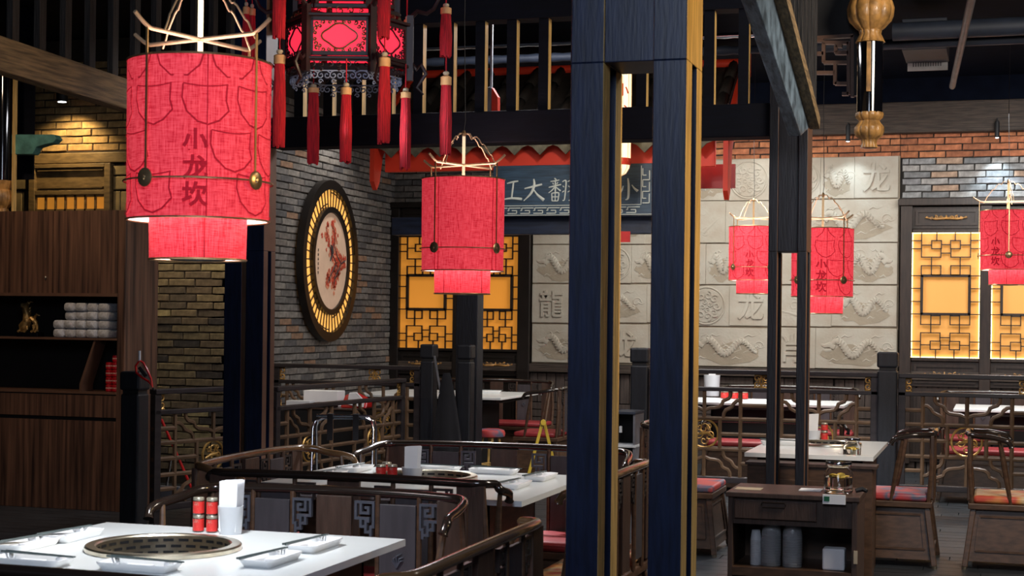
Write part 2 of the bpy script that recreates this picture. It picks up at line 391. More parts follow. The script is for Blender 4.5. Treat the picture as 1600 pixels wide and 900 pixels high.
# ================================================================== THE SETTING
YB, XL, YS, CEIL = 15.8, -6.25, 12.0, 3.86      # back wall, left wall, side wall with the cabinet, ceiling
struct(MB().box(-11, -4, -0.12, 5, 17, 0).build('floor', 'cabinet_dark'))
fl = C.objects['floor']
# floor planks (joined field below the furniture, open boards where the photo shows them)
planks = MB(); rnd = random.Random(3)
y = -1.0
while y < 15.7:
    x = -10.5 + rnd.random() * 1.2
    while x < 3.5:
        L = 1.2; planks.box(x + .003, y + .003, 0.0, min(x + L, 3.6) - .003, y + .147, 0.012 + rnd.random() * .001); x += L
    y += 0.15
o = planks.build('floorboards', 'floor_wood', fl); o['kind'] = 'stuff'
struct(MB().box(-11, -4, CEIL, 5, 17, CEIL + .1).build('ceiling', 'ceiling_dark'))
wb = struct(MB().box(XL - .1, YB, 0, 4, YB + .15, CEIL).build('wall_back', 'mortar'))
wl = struct(MB().box(XL - .15, YS, 0, XL, YB + .1, CEIL).build('wall_left', 'mortar'))
ws = struct(MB().box(-11, YS, 0, XL - .0, YS + .15, CEIL).build('wall_side', 'mortar_warm'))
struct(MB().box(3.4, -4, 0, 3.5, 16, CEIL).build('wall_right', 'ceiling_dark'))
struct(MB().box(-11, -4, 0, -10.9, 12, CEIL).build('wall_far_left', 'ceiling_dark'))

def brick_meshes(mat, L=.247, h=.056, t=.03):
    out = []
    for k in range(4):
        r = random.Random(k + 11); j = lambda a: (r.random() - .5) * a
        x0, x1, z0, z1 = -L / 2, L / 2, -h / 2, h / 2
        e = .006
        vs = []
        for (yy, ins) in ((t, 0), (0.006, 0), (0, e)):
            vs += [(x0 + ins + j(.008), yy, z0 + ins * .7 + j(.006)), (0 + j(.03), yy - (.002 if ins else 0), z0 + ins * .7 + j(.007)), (x1 - ins + j(.008), yy, z0 + ins * .7 + j(.006)),
                   (x1 - ins + j(.008), yy, z1 - ins * .7 + j(.006)), (0 + j(.03), yy - (.002 if ins else 0), z1 - ins * .7 + j(.007)), (x0 + ins + j(.008), yy, z1 - ins * .7 + j(.006))]
        fs = []
        for a in (0, 6):
            for i in range(6): l = (i + 1) % 6; fs.append((a + i, a + l, a + 6 + l, a + 6 + i))
        fs += [(12, 13, 16, 17), (13, 14, 15, 16)]
        m = MB().add(vs, fs).mesh('brick', mat); out.append((m, vs, fs))
    return out
def brickwork(wall, frame, u0, u1, zones, L=.257, h=.0655, seed=1, limit=298):
    """frame: function (u, z) -> world point on the wall face; zones: list of (u0,u1,z0,z1,material)"""
    r = random.Random(seed); items = []
    zmin = min(z[2] for z in zones); zmax = max(z[3] for z in zones)
    row = 0; z = math.floor(zmin / h) * h
    while z < zmax:
        zc = z + h / 2
        for (a, b, z0, z1, mat) in zones:
            if not (z0 <= zc <= z1): continue
            u = math.floor(a / L) * L + (L / 2 if row % 2 else 0) - L + ((row * 37) % 5) * .012
            while u < b:
                s, e = max(u, a), min(u + L, b)
                if e - s > .05:
                    uc = (s + e) / 2; p = frame(uc, zc); q = proj(p)
                    vis = -20 < q[0] < 1620 and -10 < q[1] < 910
                    items.append((not vis, q[2], uc, zc, (e - s) / L, mat, p))
                u += L
        z += h; row += 1
    items.sort(key=lambda t: (t[0], t[1]))
    cache = {}; rest = {}
    ux = (frame(1, 0) - frame(0, 0)); ang = math.atan2(ux.y, ux.x)
    for n, (inv, D, uc, zc, k, mat, p) in enumerate(items):
        if mat not in cache: cache[mat] = brick_meshes(mat)
        ms = cache[mat]; v = r.randrange(4); pr = r.random() * .012
        nrm = Vector((math.sin(ang), -math.cos(ang), 0))
        loc = p + nrm * (.004 + pr)
        if n < limit and not inv:
            o = inst(ms[v][0], 'brick', wall, loc, (0, 0, ang), (k, 1, 1))
        else:
            mb = rest.setdefault(mat, MB()); st = len(mb.v)
            mb.add(ms[v][1], ms[v][2])
            M = Matrix.Translation(loc) @ Matrix.Rotation(ang, 4, 'Z') @ Matrix.Diagonal((k, 1, 1, 1)); mb.xf(M, st)
    for mat, mb in rest.items():
        o = mb.build('brickwork', mat, wall); o['kind'] = 'stuff'

zr = lambda px, py: ony(px, py, YB).z
# back wall
Z_TIMB = 3.31; Z_RT = zr(1405, 244); Z_RB = zr(1100, 572.5)
X_R0, X_R1 = ony(833, 470, YB).x, ony(1405, 400, YB).x
X_W1 = ony(614, 450, YB).x
Z_SPLIT = zr(1500, 243)
brickwork(wb, lambda u, z: Vector((u, YB, z)), XL, 2.5, [
    (X_R1, 1.6, Z_SPLIT, Z_TIMB, 'brick_red'), (X_R0 + 1.6, X_R1, Z_RT, Z_TIMB, 'brick_red'),
    (X_R1 + .02, 1.6, zr(1500, 322), Z_SPLIT, 'brick_silver'),
    (XL, X_R0 + .1, zr(640, 330), Z_TIMB, 'brick_grey')], seed=4)
# left wall with the round picture
brickwork(wl, lambda u, z: Vector((XL, u, z)), YS, YB, [(YS, YB, .55, 3.5, 'brick_grey')], seed=5)
# side wall above and beside the cabinet
X_CAB = ony(246, 500, YS).x; Z_CABTOP = ony(120, 330, YS).z; Z_LINT = ony(120, 256, YS).z
brickwork(ws, lambda u, z: Vector((u, YS, z)), -9, XL, [
    (-8.9, -6.9, ony(120, 240, YS).z, 3.7, 'brick_lamplit'), (X_CAB - .05, XL, .12, ony(300, 240, YS).z, 'brick_ochre')], seed=6)
# timber lintel, window and squared stones over the cabinet
struct(MB().box(-8.95, YS - .06, Z_LINT, -6.9, YS, ony(120, 240, YS).z).build('trim_1', 'frame_gold', bevel=.006))
w = sempty('window_1', (0, 0, 0))
def rect_y(px0, py0, px1, py1, Y): a = ony(px0, py0, Y); b = ony(px1, py1, Y); return min(a.x, b.x), min(a.z, b.z), max(a.x, b.x), max(a.z, b.z)
x0, z0, x1, z1 = rect_y(50, 258, 176, 345, YS - .02)
m = MB(); t = .06
m.box(x0, YS - .07, z0, x0 + t, YS, z1); m.box(x1 - t, YS - .07, z0, x1, YS, z1); m.box(x0 + t, YS - .07, z1 - .035, x1 - t, YS, z1)
zb = ony(120, 300, YS).z; m.box(x0 + t, YS - .065, zb - .03, x1 - t, YS, zb + .01)
m.build('window_frame', 'frame_gold', w, bevel=.004)
MB().box(x0 + t, YS - .035, zb + .01, x1 - t, YS - .005, z1 - .035).build('panel', 'frame_gold', w)
for zq_ in (zb + .03, z1 - .06): MB().box(x0 + t + .02, YS - .06, zq_, x1 - t - .02, YS - .03, zq_ + .012).build('moulding', 'frame_gold', w)
MB().box(x0 + t, YS - .02, z0, x1 - t, YS - .005, zb - .03).build('pane', 'amber_pane', w)
m = MB(); n = 7
for i in range(n + 1): xx = x0 + t + (x1 - x0 - 2 * t) * i / n; m.box(xx - .008, YS - .05, z0, xx + .008, YS - .03, zb - .03)
for zz in (zb - .04, zb - .16, zb - .28): m.box(x0 + t, YS - .05, zz - .008, x1 - t, YS - .03, zz + .008)
m.build('lattice', 'frame_gold', w)
rnd = random.Random(2)
for (a, b) in ((20, 49), (157 + 20, 200)):
    for j, (ya, yb) in enumerate(((258, 274), (275, 297), (298, 345))):
        cuts = [a, b] if j != 2 else [a, (a + b) / 2, b]
        for k in range(len(cuts) - 1):
            q0, q1, q2, q3 = rect_y(cuts[k] + .6, ya + .7, cuts[k + 1] - .6, yb - .7, YS - .03)
            MB().box(q0, YS - .03 - rnd.random() * .015, q1, q2, YS, q3).build('stone_block', 'stone_block', ws, bevel=.008)

# dado of dark wood blocks under the relief and the windows
zt = Z_RB
struct(MB().box(XL, YB - .09, zt - .09, 2.4, YB, zt - .005).build('trim_2', 'weather_timber', bevel=.006))
x = -4.7; k = 0; cnt = 0
dm_v = MB().box(-.045, -.03, -.15, .045, 0, .15).mesh('plank', 'dado_wood'); dm_h = MB().box(-.19, -.03, -.034, .19, 0, .034).mesh('plank', 'dado_wood')
while x < 2.2:
    for row in range(3):
        zc = zt - .25 - row * .31
        if (k + row) % 2 == 0:
            for i in range(4):
                if row < 2 or True: inst(dm_v, 'plank', wb, (x + .05 + i * .098, YB - rnd.random() * .008, zc)); cnt += 1
        else:
            for i in range(4): inst(dm_h, 'plank', wb, (x + .19, YB - rnd.random() * .008, zc - .115 + i * .077)); cnt += 1
    x += .395; k += 1
# timber beam over the back wall
struct(MB().box(X_R0 + 1.4, YB - .16, Z_TIMB, 3.4, YB, Z_TIMB + .30).build('trim_3', 'weather_timber', bevel=.01))
struct(MB().box(XL, YB - .05, Z_TIMB, X_R0 + 1.4, YB, CEIL).build('trim_4', 'ceiling_dark'))
struct(MB().box(X_R0 + 1.4, YB - .04, Z_TIMB + .30, 3.4, YB, CEIL).build('trim_5', 'ceiling_dark'))

# ------------------------------------------------------------------ carved stone relief
rel = thing('stone_relief', 'pale stone wall panel carved with dragons, medallions and large characters', 'relief', (X_R0, YB, Z_RB))
RW, RH = X_R1 - X_R0, Z_RT - Z_RB
MB().box(0, -.03, 0, RW, -.001, RH).build('backing', 'plaster_backing_shade', rel)
def R_at(px, py): p = ony(px, py, YB); return p.x - X_R0, p.z - Z_RB
def carve(mb, pts, r, y0, flat=.5, n=6):
    st = len(mb.v); mb.tube([(a, 0, b) for a, b in pts], r, n, flat=(0, 1, 0))
    for i in range(st, len(mb.v)): v = mb.v[i]; mb.v[i] = (v[0], y0 + v[1] * flat, v[2])
def swirl(mb, cx, cz, r, y0, s=1, a0=0, tr=.008): carve(mb, spiral(cx, cz, r, 1.2, a0, 16, s), [tr * (1 - .5 * i / 16) for i in range(17)], y0)
def dragon(mb, x0, z0, w, h, y0, seed=0, flip=False):
    r = random.Random(seed); ph = r.random() * .8; F = (lambda a: x0 + w - a * w) if flip else (lambda a: x0 + a * w)
    Zf = lambda b: z0 + b * h
    body = [(F(.16 + .74 * t / 26), Zf(.50 + .20 * math.sin(ph + 3.4 * PI * t / 26) * (1.15 - .3 * t / 26))) for t in range(27)]
    carve(mb, body, [h * (.06 + .065 * math.sin(PI * min(1, (i + 3) / 26))) for i in range(27)], y0, .45, 8)
    # crest along the back
    crest = []
    for i, (a, b) in enumerate(body): crest.append((a, b + h * (.10 + .05 * (i % 2)) * (1 - .4 * i / 26)))
    carve(mb, crest, h * .022, y0, 1.0)
    for i in range(3, 25):      # overlapping belly plates
        (a, b), (c, d) = body[i], body[i + 1]; l = math.hypot(c - a, d - b); nx_, nz_ = -(d - b) / l, (c - a) / l; q = h * (.055 + .055 * math.sin(PI * min(1, (i + 3) / 26)))
        carve(mb, [(a + nx_ * q, b + nz_ * q), (a + (c - a) * .5, b + (d - b) * .5), (a - nx_ * q, b - nz_ * q)], h * .013, y0 - h * .045, .8, 5)
    for q in range(6):          # flames and cloud streamers
        xx_ = .1 + .15 * q + r.random() * .05; zz_ = .12 + .7 * ((q * 2) % 3) / 2
        carve(mb, [(F(xx_), Zf(zz_)), (F(xx_ + .05), Zf(zz_ + .07)), (F(xx_ + .10), Zf(zz_ + .02)), (F(xx_ + .17), Zf(zz_ + .08))], [h * .02, h * .028, h * .02, h * .005], y0, .8)
    tail = spiral(F(.92), Zf(.55), h * .16, 1.15, 0, 14, 1); carve(mb, tail, h * .022, y0, .7)
    # head with jaws, horns, whiskers
    carve(mb, [(F(.20), Zf(.52)), (F(.13), Zf(.60)), (F(.06), Zf(.56)), (F(.01), Zf(.60))], [h * .09, h * .10, h * .06, h * .03], y0, .5, 8)
    carve(mb, [(F(.16), Zf(.46)), (F(.08), Zf(.42)), (F(.03), Zf(.46))], [h * .06, h * .04, h * .02], y0, .5)
    for q in (.74, .84): carve(mb, [(F(.13), Zf(.62)), (F(.17), Zf(q)), (F(.24), Zf(q + .06))], [h * .03, h * .02, h * .008], y0, .6)
    carve(mb, [(F(.05), Zf(.50)), (F(-.01), Zf(.36)), (F(.05), Zf(.26)), (F(.10), Zf(.30))], h * .012, y0, .8)
    for i, sgn in ((7, -1), (12, 1), (17, -1), (21, -1)):
        a, b = body[i]; kx = .05 * w * (1 if not flip else -1)
        knee = (a + kx, b + sgn * h * .20); foot = (knee[0] - kx * 1.6, knee[1] + sgn * h * .08)
        carve(mb, [(a, b), knee, foot], [h * .045, h * .03, h * .02], y0, .6)
        for t in (-1, 0, 1): carve(mb, [foot, (foot[0] - kx * .5, foot[1] + t * h * .05 + sgn * h * .03)], [h * .016, h * .005], y0, .8, 5)
    for q in range(3): swirl(mb, F(.15 + .3 * q + r.random() * .1), Zf(.14 + .05 * r.random()), h * .08, y0, 1, r.random() * 6, h * .016)
# rows of slabs read off the photograph: (pixel rectangle, kind)
SL = [
 (833, 262, 985, 320, 'plain'), (985, 262, 1040, 320, 'd'),
 (833, 321, 900, 382, 'plain'), (900, 321, 1010, 382, 'd'), (1010, 262, 1068, 382, 'plain'),
 (833, 383, 935, 443, 'd'), (935, 383, 988, 443, 'medal'), (988, 383, 1068, 443, 'd'),
 (833, 444, 895, 505, '龍'), (895, 444, 1012, 505, 'd'), (1012, 444, 1068, 505, 'swirl'),
 (833, 506, 940, 568, 'd'), (940, 506, 1015, 568, '龙'), (1015, 506, 1068, 570, 'swirl'),
 (1069, 252, 1140, 314, 'd'), (1140, 250, 1203, 314, 'medal'), (1203, 249, 1226, 312, 'plain'), (1226, 248, 1283, 312, 'medal'), (1283, 247, 1336, 311, 'd'), (1336, 245, 1404, 310, '龙'),
 (1069, 315, 1135, 380, 'swirl'), (1135, 315, 1262, 380, 'plain'), (1262, 313, 1404, 379, 'd'),
 (1069, 381, 1104, 445, 'swirl'), (1104, 381, 1165, 445, 'd'), (1165, 381, 1262, 445, 'plain'), (1262, 380, 1315, 445, 'swirl'), (1315, 380, 1403, 445, 'figure'),
 (1069, 446, 1141, 510, 'medal'), (1141, 446, 1208, 510, '龙'), (1208, 446, 1300, 511, 'swirl'), (1300, 446, 1402, 511, 'd'),
 (1069, 511, 1204, 574, 'd'), (1204, 511, 1275, 576, '肖'), (1275, 512, 1402, 578, 'd')]
rnd = random.Random(8)
for i, (a, b, c, d, kind) in enumerate(SL):
    (xa, za), (xb, zb) = R_at(a, b), R_at(c, d)
    za2 = R_at(c, b)[1]; zt_, zb_ = za, zb
    # snap to upright rectangles
    xa, xb = sorted((xa, xb)); zb_, zt_ = sorted((za, zb)); xa = max(0, xa) + .003; xb = min(RW, xb) - .003; zb_ = max(0, zb_) + .003; zt_ = min(RH, zt_) - .003
    y0 = -.045 - rnd.random() * .012
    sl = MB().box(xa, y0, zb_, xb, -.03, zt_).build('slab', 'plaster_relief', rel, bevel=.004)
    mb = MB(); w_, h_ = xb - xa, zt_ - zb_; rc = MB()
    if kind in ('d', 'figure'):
        rq = random.Random(i); rc.prism([(xa + w_ * (.5 + .36 * math.cos(q * PI / 11) * (1 + .25 * rq.random())), zb_ + h_ * (.34 + .20 * math.sin(q * PI / 11) * (1 + .6 * rq.random()))) for q in range(22)], (0, y0 - .001, 0), (1, 0, 0), (0, 0, 1), .002); rc.build('recess_shade', 'plaster_backing_shade', sl)  # flat darker patch, lying proud, paints the shade of a carved hollow
    cx_, cz_ = (xa + xb) / 2, (zb_ + zt_) / 2
    if kind == 'd': dragon(mb, xa + w_ * .06, zb_ + h_ * .08, w_ * .88, h_ * .84, y0, i)
    elif kind == 'figure':
        dragon(mb, xa + w_ * .02, zb_ + h_ * .05, w_ * .9, h_ * .9, y0, i, True); swirl(mb, cx_ - .1, cz_ + .08, .07, y0)
    elif kind == 'swirl':
        for q in range(3): swirl(mb, cx_ + (rnd.random() - .5) * w_ * .5, zb_ + h_ * (.25 + .25 * q), h_ * .13, y0, 1, rnd.random() * 6, .012)
        carve(mb, [(xa + w_ * .1, cz_ - h_ * .1), (cx_, cz_ - h_ * .25), (xb - w_ * .15, cz_ + h_ * .1)], [.006, .02, .008], y0)
    elif kind == 'medal':
        R_ = min(w_, h_) * .46
        if a == 935: R_ = h_ * .44
        carve(mb, [(cx_ + R_ * math.cos(t * PI / 16), cz_ + R_ * math.sin(t * PI / 16)) for t in range(33)], .010, y0, .9)
        mb.lathe([(R_ * .93, 0), (R_ * .9, .008)], 32); 
        st = len(mb.v) - 64
        for q in range(st, len(mb.v)): v = mb.v[q]; mb.v[q] = (cx_ + v[0], y0 - v[2] * .8 + .001, cz_ + v[1])
        for q in range(9):
            t = q * 2 * PI / 9; swirl(mb, cx_ + R_ * .58 * math.cos(t), cz_ + R_ * .58 * math.sin(t), R_ * .24, y0 - .012, 1 if q % 2 else -1, t, .009)
        for q in range(4): t = q * PI / 2 + .4; swirl(mb, cx_ + R_ * .22 * math.cos(t), cz_ + R_ * .22 * math.sin(t), R_ * .16, y0 - .012, -1, t, .007)
    elif kind in '龍龙肖':
        vs, fs = glyph(kind, h_ * .74, .022, .004); k_ = .9
        mb.add([(cx_ + x_ * k_, y0 - z_ - .004, cz_ + y_) for x_, y_, z_ in vs], fs)
    if mb.v: mb.build('carving', 'plaster_relief', sl, smooth=(kind not in '龍龙肖'))

# ------------------------------------------------------------------ backlit lattice windows in the back wall
def latt_segments():
    X = lambda v: (v - 85) / 335; Z = lambda v: 1 - (v - 148) / 620
    L = []
    def H(y_, a, b, w=0): L.append((X(a), Z(y_), X(b), Z(y_), w)); L.append((1 - X(a), Z(y_), 1 - X(b), Z(y_), w))
    def V(x_, a, b, w=0): L.append((X(x_), Z(a), X(x_), Z(b), w)); L.append((1 - X(x_), Z(a), 1 - X(x_), Z(b), w))
    for y_ in (188, 228, 362, 425, 490, 552, 688, 728): H(y_, 85, 132)
    V(132, 148, 270); V(132, 312, 362); H(270, 132, 228); V(228, 228, 270); H(210, 132, 182); H(188, 182, 230); H(228, 182, 230); V(182, 188, 228); V(230, 188, 228); V(207, 148, 188)
    H(208, 230, 252.5); H(250, 230, 252.5); V(182, 270, 355); H(312, 132, 228); V(228, 312, 358); H(358, 182, 228)
    H(362, 132, 252.5, 1); V(135, 362, 552, 1); H(552, 132, 252.5, 1)
    V(132, 552, 604); H(604, 132, 228); V(228, 557, 604); H(560, 182, 228); V(182, 557, 645); H(645, 132, 228); V(132, 645, 768); V(228, 645, 686); H(668, 228, 252.5); H(705, 228, 252.5)
    H(686, 180, 230); H(727, 180, 230); V(180, 686, 727); V(230, 686, 727); H(705, 132, 180); V(207, 727, 768)
    return L
LS = latt_segments()
def gilt_scroll(w_, h_):
    mb = MB()
    for s in (-1, 1):
        for q, (fx, rr) in enumerate(((.12, .42), (.24, .36), (.36, .30), (.45, .2))):
            mb.tube([(s * (a), 0, b) for a, b in spiral(w_ * fx, (q % 2 - .5) * h_ * .15, h_ * rr, 1.1, q, 10)], h_ * .13, 6)
        mb.tube([(0, 0, -h_ * .1), (s * w_ * .25, 0, -h_ * .25), (s * w_ * .5, 0, 0)], [h_ * .25, h_ * .22, h_ * .06], 6)
    mb.tube([(0, 0, -h_ * .3), (0, 0, h_ * .5)], [h_ * .35, h_ * .1], 6)
    return mb.mesh('ornament', 'gilt_wood', True)
def window_panel(win, x0, x1, z0, z1, lit, bar, frame_mat):
    y = YB - .03
    MB().box(x0, y - .01, z0, x1, y + .005, z1).build('pane', 'amber_pane_lit' if lit else 'amber_pane', win)
    if lit:
        m = MB()
        for a, b, c, d in ((x0, z0, x0 + .008, z1), (x1 - .008, z0, x1, z1), (x0, z0, x1, z0 + .008), (x0, z1 - .008, x1, z1)): m.box(a, y - .03, b, c, y - .012, d)
        m.build('light_strip', 'led_strip', win)
    m = MB()
    for a, b, c, d, w_ in LS:
        t = bar * (2.6 if w_ else 1)
        ax, az, cx_, cz_ = x0 + a * (x1 - x0), z0 + b * (z1 - z0), x0 + c * (x1 - x0), z0 + d * (z1 - z0)
        if abs(a - c) < 1e-6: m.box(ax - t / 2, y - .055, min(az, cz_) - bar / 2, ax + t / 2, y - .03, max(az, cz_) + bar / 2)
        else: m.box(min(ax, cx_), y - .055, az - t / 2, max(ax, cx_), y - .03, az + t / 2)
    m.build('lattice', frame_mat, win)
def frame_panel(win, x0, x1, z0, z1, mat, orn=None):
    y = YB
    MB().box(x0, y - .06, z0, x1, y - .02, z1).build('panel', mat, win)
    t = .022; m = MB(); e = .03
    m.box(x0 + e, y - .075, z0 + e, x1 - e, y - .05, z0 + e + t); m.box(x0 + e, y - .075, z1 - e - t, x1 - e, y - .05, z1 - e); m.box(x0 + e, y - .075, z0 + e + t, x0 + e + t, y - .05, z1 - e - t); m.box(x1 - e - t, y - .075, z0 + e + t, x1 - e, y - .05, z1 - e - t)
    m.build('moulding', mat, win)
    if orn: inst(orn, 'ornament', win, ((x0 + x1) / 2, y - .085, (z0 + z1) / 2))
orn = gilt_scroll(.40, .05)
# right pair
w2 = sempty('window_2'); zx = lambda py: ony(1478, py, YB).z
wx = [ony(p, 460, YB).x for p in (1407, 1425, 1531, 1549)]
pw = wx[2] - wx[1]; st = wx[3] - wx[2]
zt_, zb_ = zx(364), zx(559)
m = MB(); m.box(wx[0], YB - .11, .1, wx[1], YB, zx(322)); 
m.box(wx[0] - .02, YB - .13, zx(322), 2.0, YB, zx(322) + .07)
xs = wx[1]
for k in range(3):
    m.box(xs + pw, YB - .10, .1, xs + pw + st, YB, zx(322)); m.box(xs, YB - .09, zt_, xs + pw, YB, zt_ + .035); m.box(xs, YB - .09, zb_ - .035, xs + pw, YB, zb_); xs += pw + st
m.build('window_frame', 'frame_wood', w2, bevel=.006)
xs = wx[1]
for k in range(3):
    window_panel(w2, xs, xs + pw, zb_, zt_, True, .010, 'frame_wood')
    frame_panel(w2, xs, xs + pw, zt_ + .04, zx(324), 'frame_wood', orn); frame_panel(w2, xs, xs + pw, zb_ - .28, zb_ - .04, 'frame_wood', orn)
    frame_panel(w2, xs, xs + pw, .12, zb_ - .30, 'frame_wood'); xs += pw + st
# left pair, darker and dimmer, partly behind the stall post
w3 = sempty('window_3'); zx = lambda py: ony(700, py, YB).z
wx = [ony(p, 460, YB).x for p in (614, 628, 712, 746, 813, 832)]
zt_, zb_ = zx(371), zx(544)
m = MB(); m.box(wx[0], YB - .11, .1, wx[1], YB, zx(325)); m.box(wx[2], YB - .10, .1, wx[3], YB, zx(325)); m.box(wx[4], YB - .11, .1, wx[5], YB, zx(325)); m.box(wx[0] - .02, YB - .13, zx(325), wx[5], YB, zx(325) + .06)
for a, b in ((1, 2), (3, 4)): m.box(wx[a], YB - .09, zt_, wx[b], YB, zt_ + .03); m.box(wx[a], YB - .09, zb_ - .03, wx[b], YB, zb_)
m.build('window_frame', 'frame_black', w3, bevel=.006)
for a, b in ((1, 2), (3, 4)):
    window_panel(w3, wx[a], wx[b], zb_, zt_, False, .012, 'frame_wood')
    frame_panel(w3, wx[a], wx[b], zt_ + .03, zx(327), 'frame_black', orn); frame_panel(w3, wx[a], wx[b], zb_ - .28, zb_ - .04, 'frame_black', orn); frame_panel(w3, wx[a], wx[b], .12, zb_ - .30, 'frame_black')

# ------------------------------------------------------------------ round picture on the left wall
pc = onx(505, 408, XL)
pic = thing('round_picture', 'large round framed painting of red plum blossom with glowing amber ring on brick wall', 'picture', (XL + .05, pc.y - .03, pc.z), PI / 2); pic.scale = (.84, 1, 1)
# local frame: x along the wall (away from the camera = -x), y = into the wall, z up ; face towards -y
A0 = onx(505, 282, XL).z - pc.z; RO = abs(A0) * 1.0
def disc(mb, r0, r1, y0, y1, n=64):
    vs = []
    for r, yy in ((r0, y0), (r1, y0), (r1, y1), (r0, y1)):
        for k in range(n): vs.append((r * math.cos(2 * PI * k / n), yy, r * math.sin(2 * PI * k / n)))
    fs = [(a * n + k, a * n + (k + 1) % n, b * n + (k + 1) % n, b * n + k) for a, b in ((0, 1), (1, 2), (2, 3), (3, 0)) for k in range(n)]
    mb.add(vs, fs)
m = MB(); disc(m, RO * .885, RO, .02, -.055); m.build('outer_frame', 'frame_black', pic, True)
m = MB(); disc(m, RO * .57, RO * .90, .0, -.02); m.build('light_ring', 'ring_light', pic)
m = MB(); disc(m, RO * .60, RO * .67, -.02, -.06); m.build('inner_frame', 'frame_black', pic, True)
m = MB()
for k in range(48):
    t = 2 * PI * k / 48; d = Vector((math.cos(t), 0, math.sin(t)))
    r0, r1 = (RO * .66, RO * .89)
    m.bar(d * r0 + Vector((0, -.034, 0)), d * r1 + Vector((0, -.034, 0)), .010, .010, (0, 1, 0))
for rr in (.71, .85):
    for k in range(48):
        if k % 4 == 0: continue
        if (k // 4) % 2 == (rr > .8): continue
        a, b = 2 * PI * k / 48, 2 * PI * (k + 1) / 48
        m.bar((RO * rr * math.cos(a), -.034, RO * rr * math.sin(a)), (RO * rr * math.cos(b), -.034, RO * rr * math.sin(b)), .010, .009, (0, 1, 0))
m.build('ring_lattice', 'frame_wood', pic)
m = MB(); m.lathe([(RO * .61, 0), (RO * .61, .01)], 64); m.xf(Matrix.Translation((0, -.03, 0)) @ Matrix.Rotation(PI / 2, 4, 'X')); silk = m.build('painting', 'painting_silk', pic)
rnd = random.Random(21); m1 = MB(); m2 = MB(); mi = MB()
# branches (x to the right as seen from the room)
br = [[(.50, .02), (.36, -.02), (.26, -.10), (.18, -.16)], [(.36, -.02), (.22, .06), (.12, .18), (.10, .34), (.08, .42)], [(.22, -.12), (.16, .0), (.0, .12), (-.08, .22), (-.14, .34), (-.2, .40)],
      [(.30, -.08), (.14, -.2), (.12, -.28)], [(.16, -.05), (-.02, -.18), (-.1, -.26)]]
for b_ in br:
    mi.tube([(a * RO * 1.05, -.043, b * RO * 1.05) for a, b in b_], [.008 * (1 - .2 * i) for i in range(len(b_))], 5)
    for _ in range(60):
        i = rnd.randrange(len(b_) - 1); t = rnd.random(); a = b_[i][0] * (1 - t) + b_[i + 1][0] * t + rnd.gauss(0, .045); b = b_[i][1] * (1 - t) + b_[i + 1][1] * t + rnd.gauss(0, .035)
        if math.hypot(a, b) > .56: continue
        R_ = .012 + rnd.random() * .012; mm = m1 if rnd.random() < .65 else m2
        for q in range(5):
            tt = q * 2 * PI / 5 + rnd.random(); mm.prism([(R_ * .6 * math.cos(w_ * PI / 3) + R_ * .8 * math.cos(tt), R_ * .6 * math.sin(w_ * PI / 3) + R_ * .8 * math.sin(tt)) for w_ in range(6)], (a * RO * 1.05, -.041 - q * .0004, b * RO * 1.05), (1, 0, 0), (0, 0, 1), .0015)
mi.tube([(.0, -.045, .20 * RO), (.02 * RO, -.045, .1 * RO), (.06 * RO, -.045, .16 * RO)], [.006, .018, .004], 6); mi.tube([(-.02 * RO, -.045, .0), (.04 * RO, -.045, .1 * RO), (.07 * RO, -.045, .22 * RO)], [.004, .016, .004], 6)
for q in range(6): mi.add([(x_ - .44 * RO, -.042 - z_, y_ + (.12 - q * .055) * RO) for x_, y_, z_ in glyph('墨梅春花香雪'[q], .03, .002)[0]], glyph('墨梅春花香雪'[q], .03, .002)[1])
m1.build('blossom', 'blossom', silk); m2.build('blossom', 'blossom_pale', silk); mi.build('branch', 'ink', silk)

# ------------------------------------------------------------------ ceiling services on the right
def pipe(name, a, b, r, mat, label, cat, group=None):
    return tag(MB().tube([a, b], r, 12).build(name, mat, None, True), label, cat, group)
pz = 3.25
a, b = onz(1250, 76, pz), onz(1700, 38, pz)
pipe('ceiling_pipe', onz(1395, 50, 3.4), onz(1720, 35, 3.4), .06, 'duct', 'thick dark pipe running level under the ceiling at upper right', 'pipe')
pipe('ceiling_pipe', onz(1240, 76, 3.35), onz(1720, 55, 3.35), .035, 'duct', 'thinner dark pipe running level below the thick ceiling pipe', 'pipe')
d = pipe('ceiling_pipe', onz(1522, -20, 3.3), onz(1488, 135, 3.3), .024, 'grey_plastic', 'thin grey pipe crossing aslant under the two level ceiling pipes', 'pipe')
q = onz(1449, 90, 3.5)
v = thing('ceiling_vent', 'small ceiling air vent with white grille at upper right', 'vent', q)
MB().box(-.16, -.55, -.03, .16, .05, .2).build('vent_box', 'duct', v, bevel=.005)
MB().box(-.15, .05, -.09, .15, .07, .02).build('grille_frame', 'vent_white', v)
for i in range(12): MB().box(-.11 + i * .0185, .044, -.06, -.101 + i * .0185, .052, -.02).build('slat', 'grey_plastic', v)
v.rotation_euler = (0, 0, 0)
q = onz(1310, 0, 3.6)
# long white duct edge at the top
tag(MB().box(ony(1275, 2, 11).x, 11, ony(1275, 4, 11).z, ony(1340, 2, 11).x, 11.3, ony(1275, -8, 11).z).build('ceiling_duct', 'vent_white', bevel=.005), 'end of a pale duct at the ceiling above the fretwork bracket', 'duct')
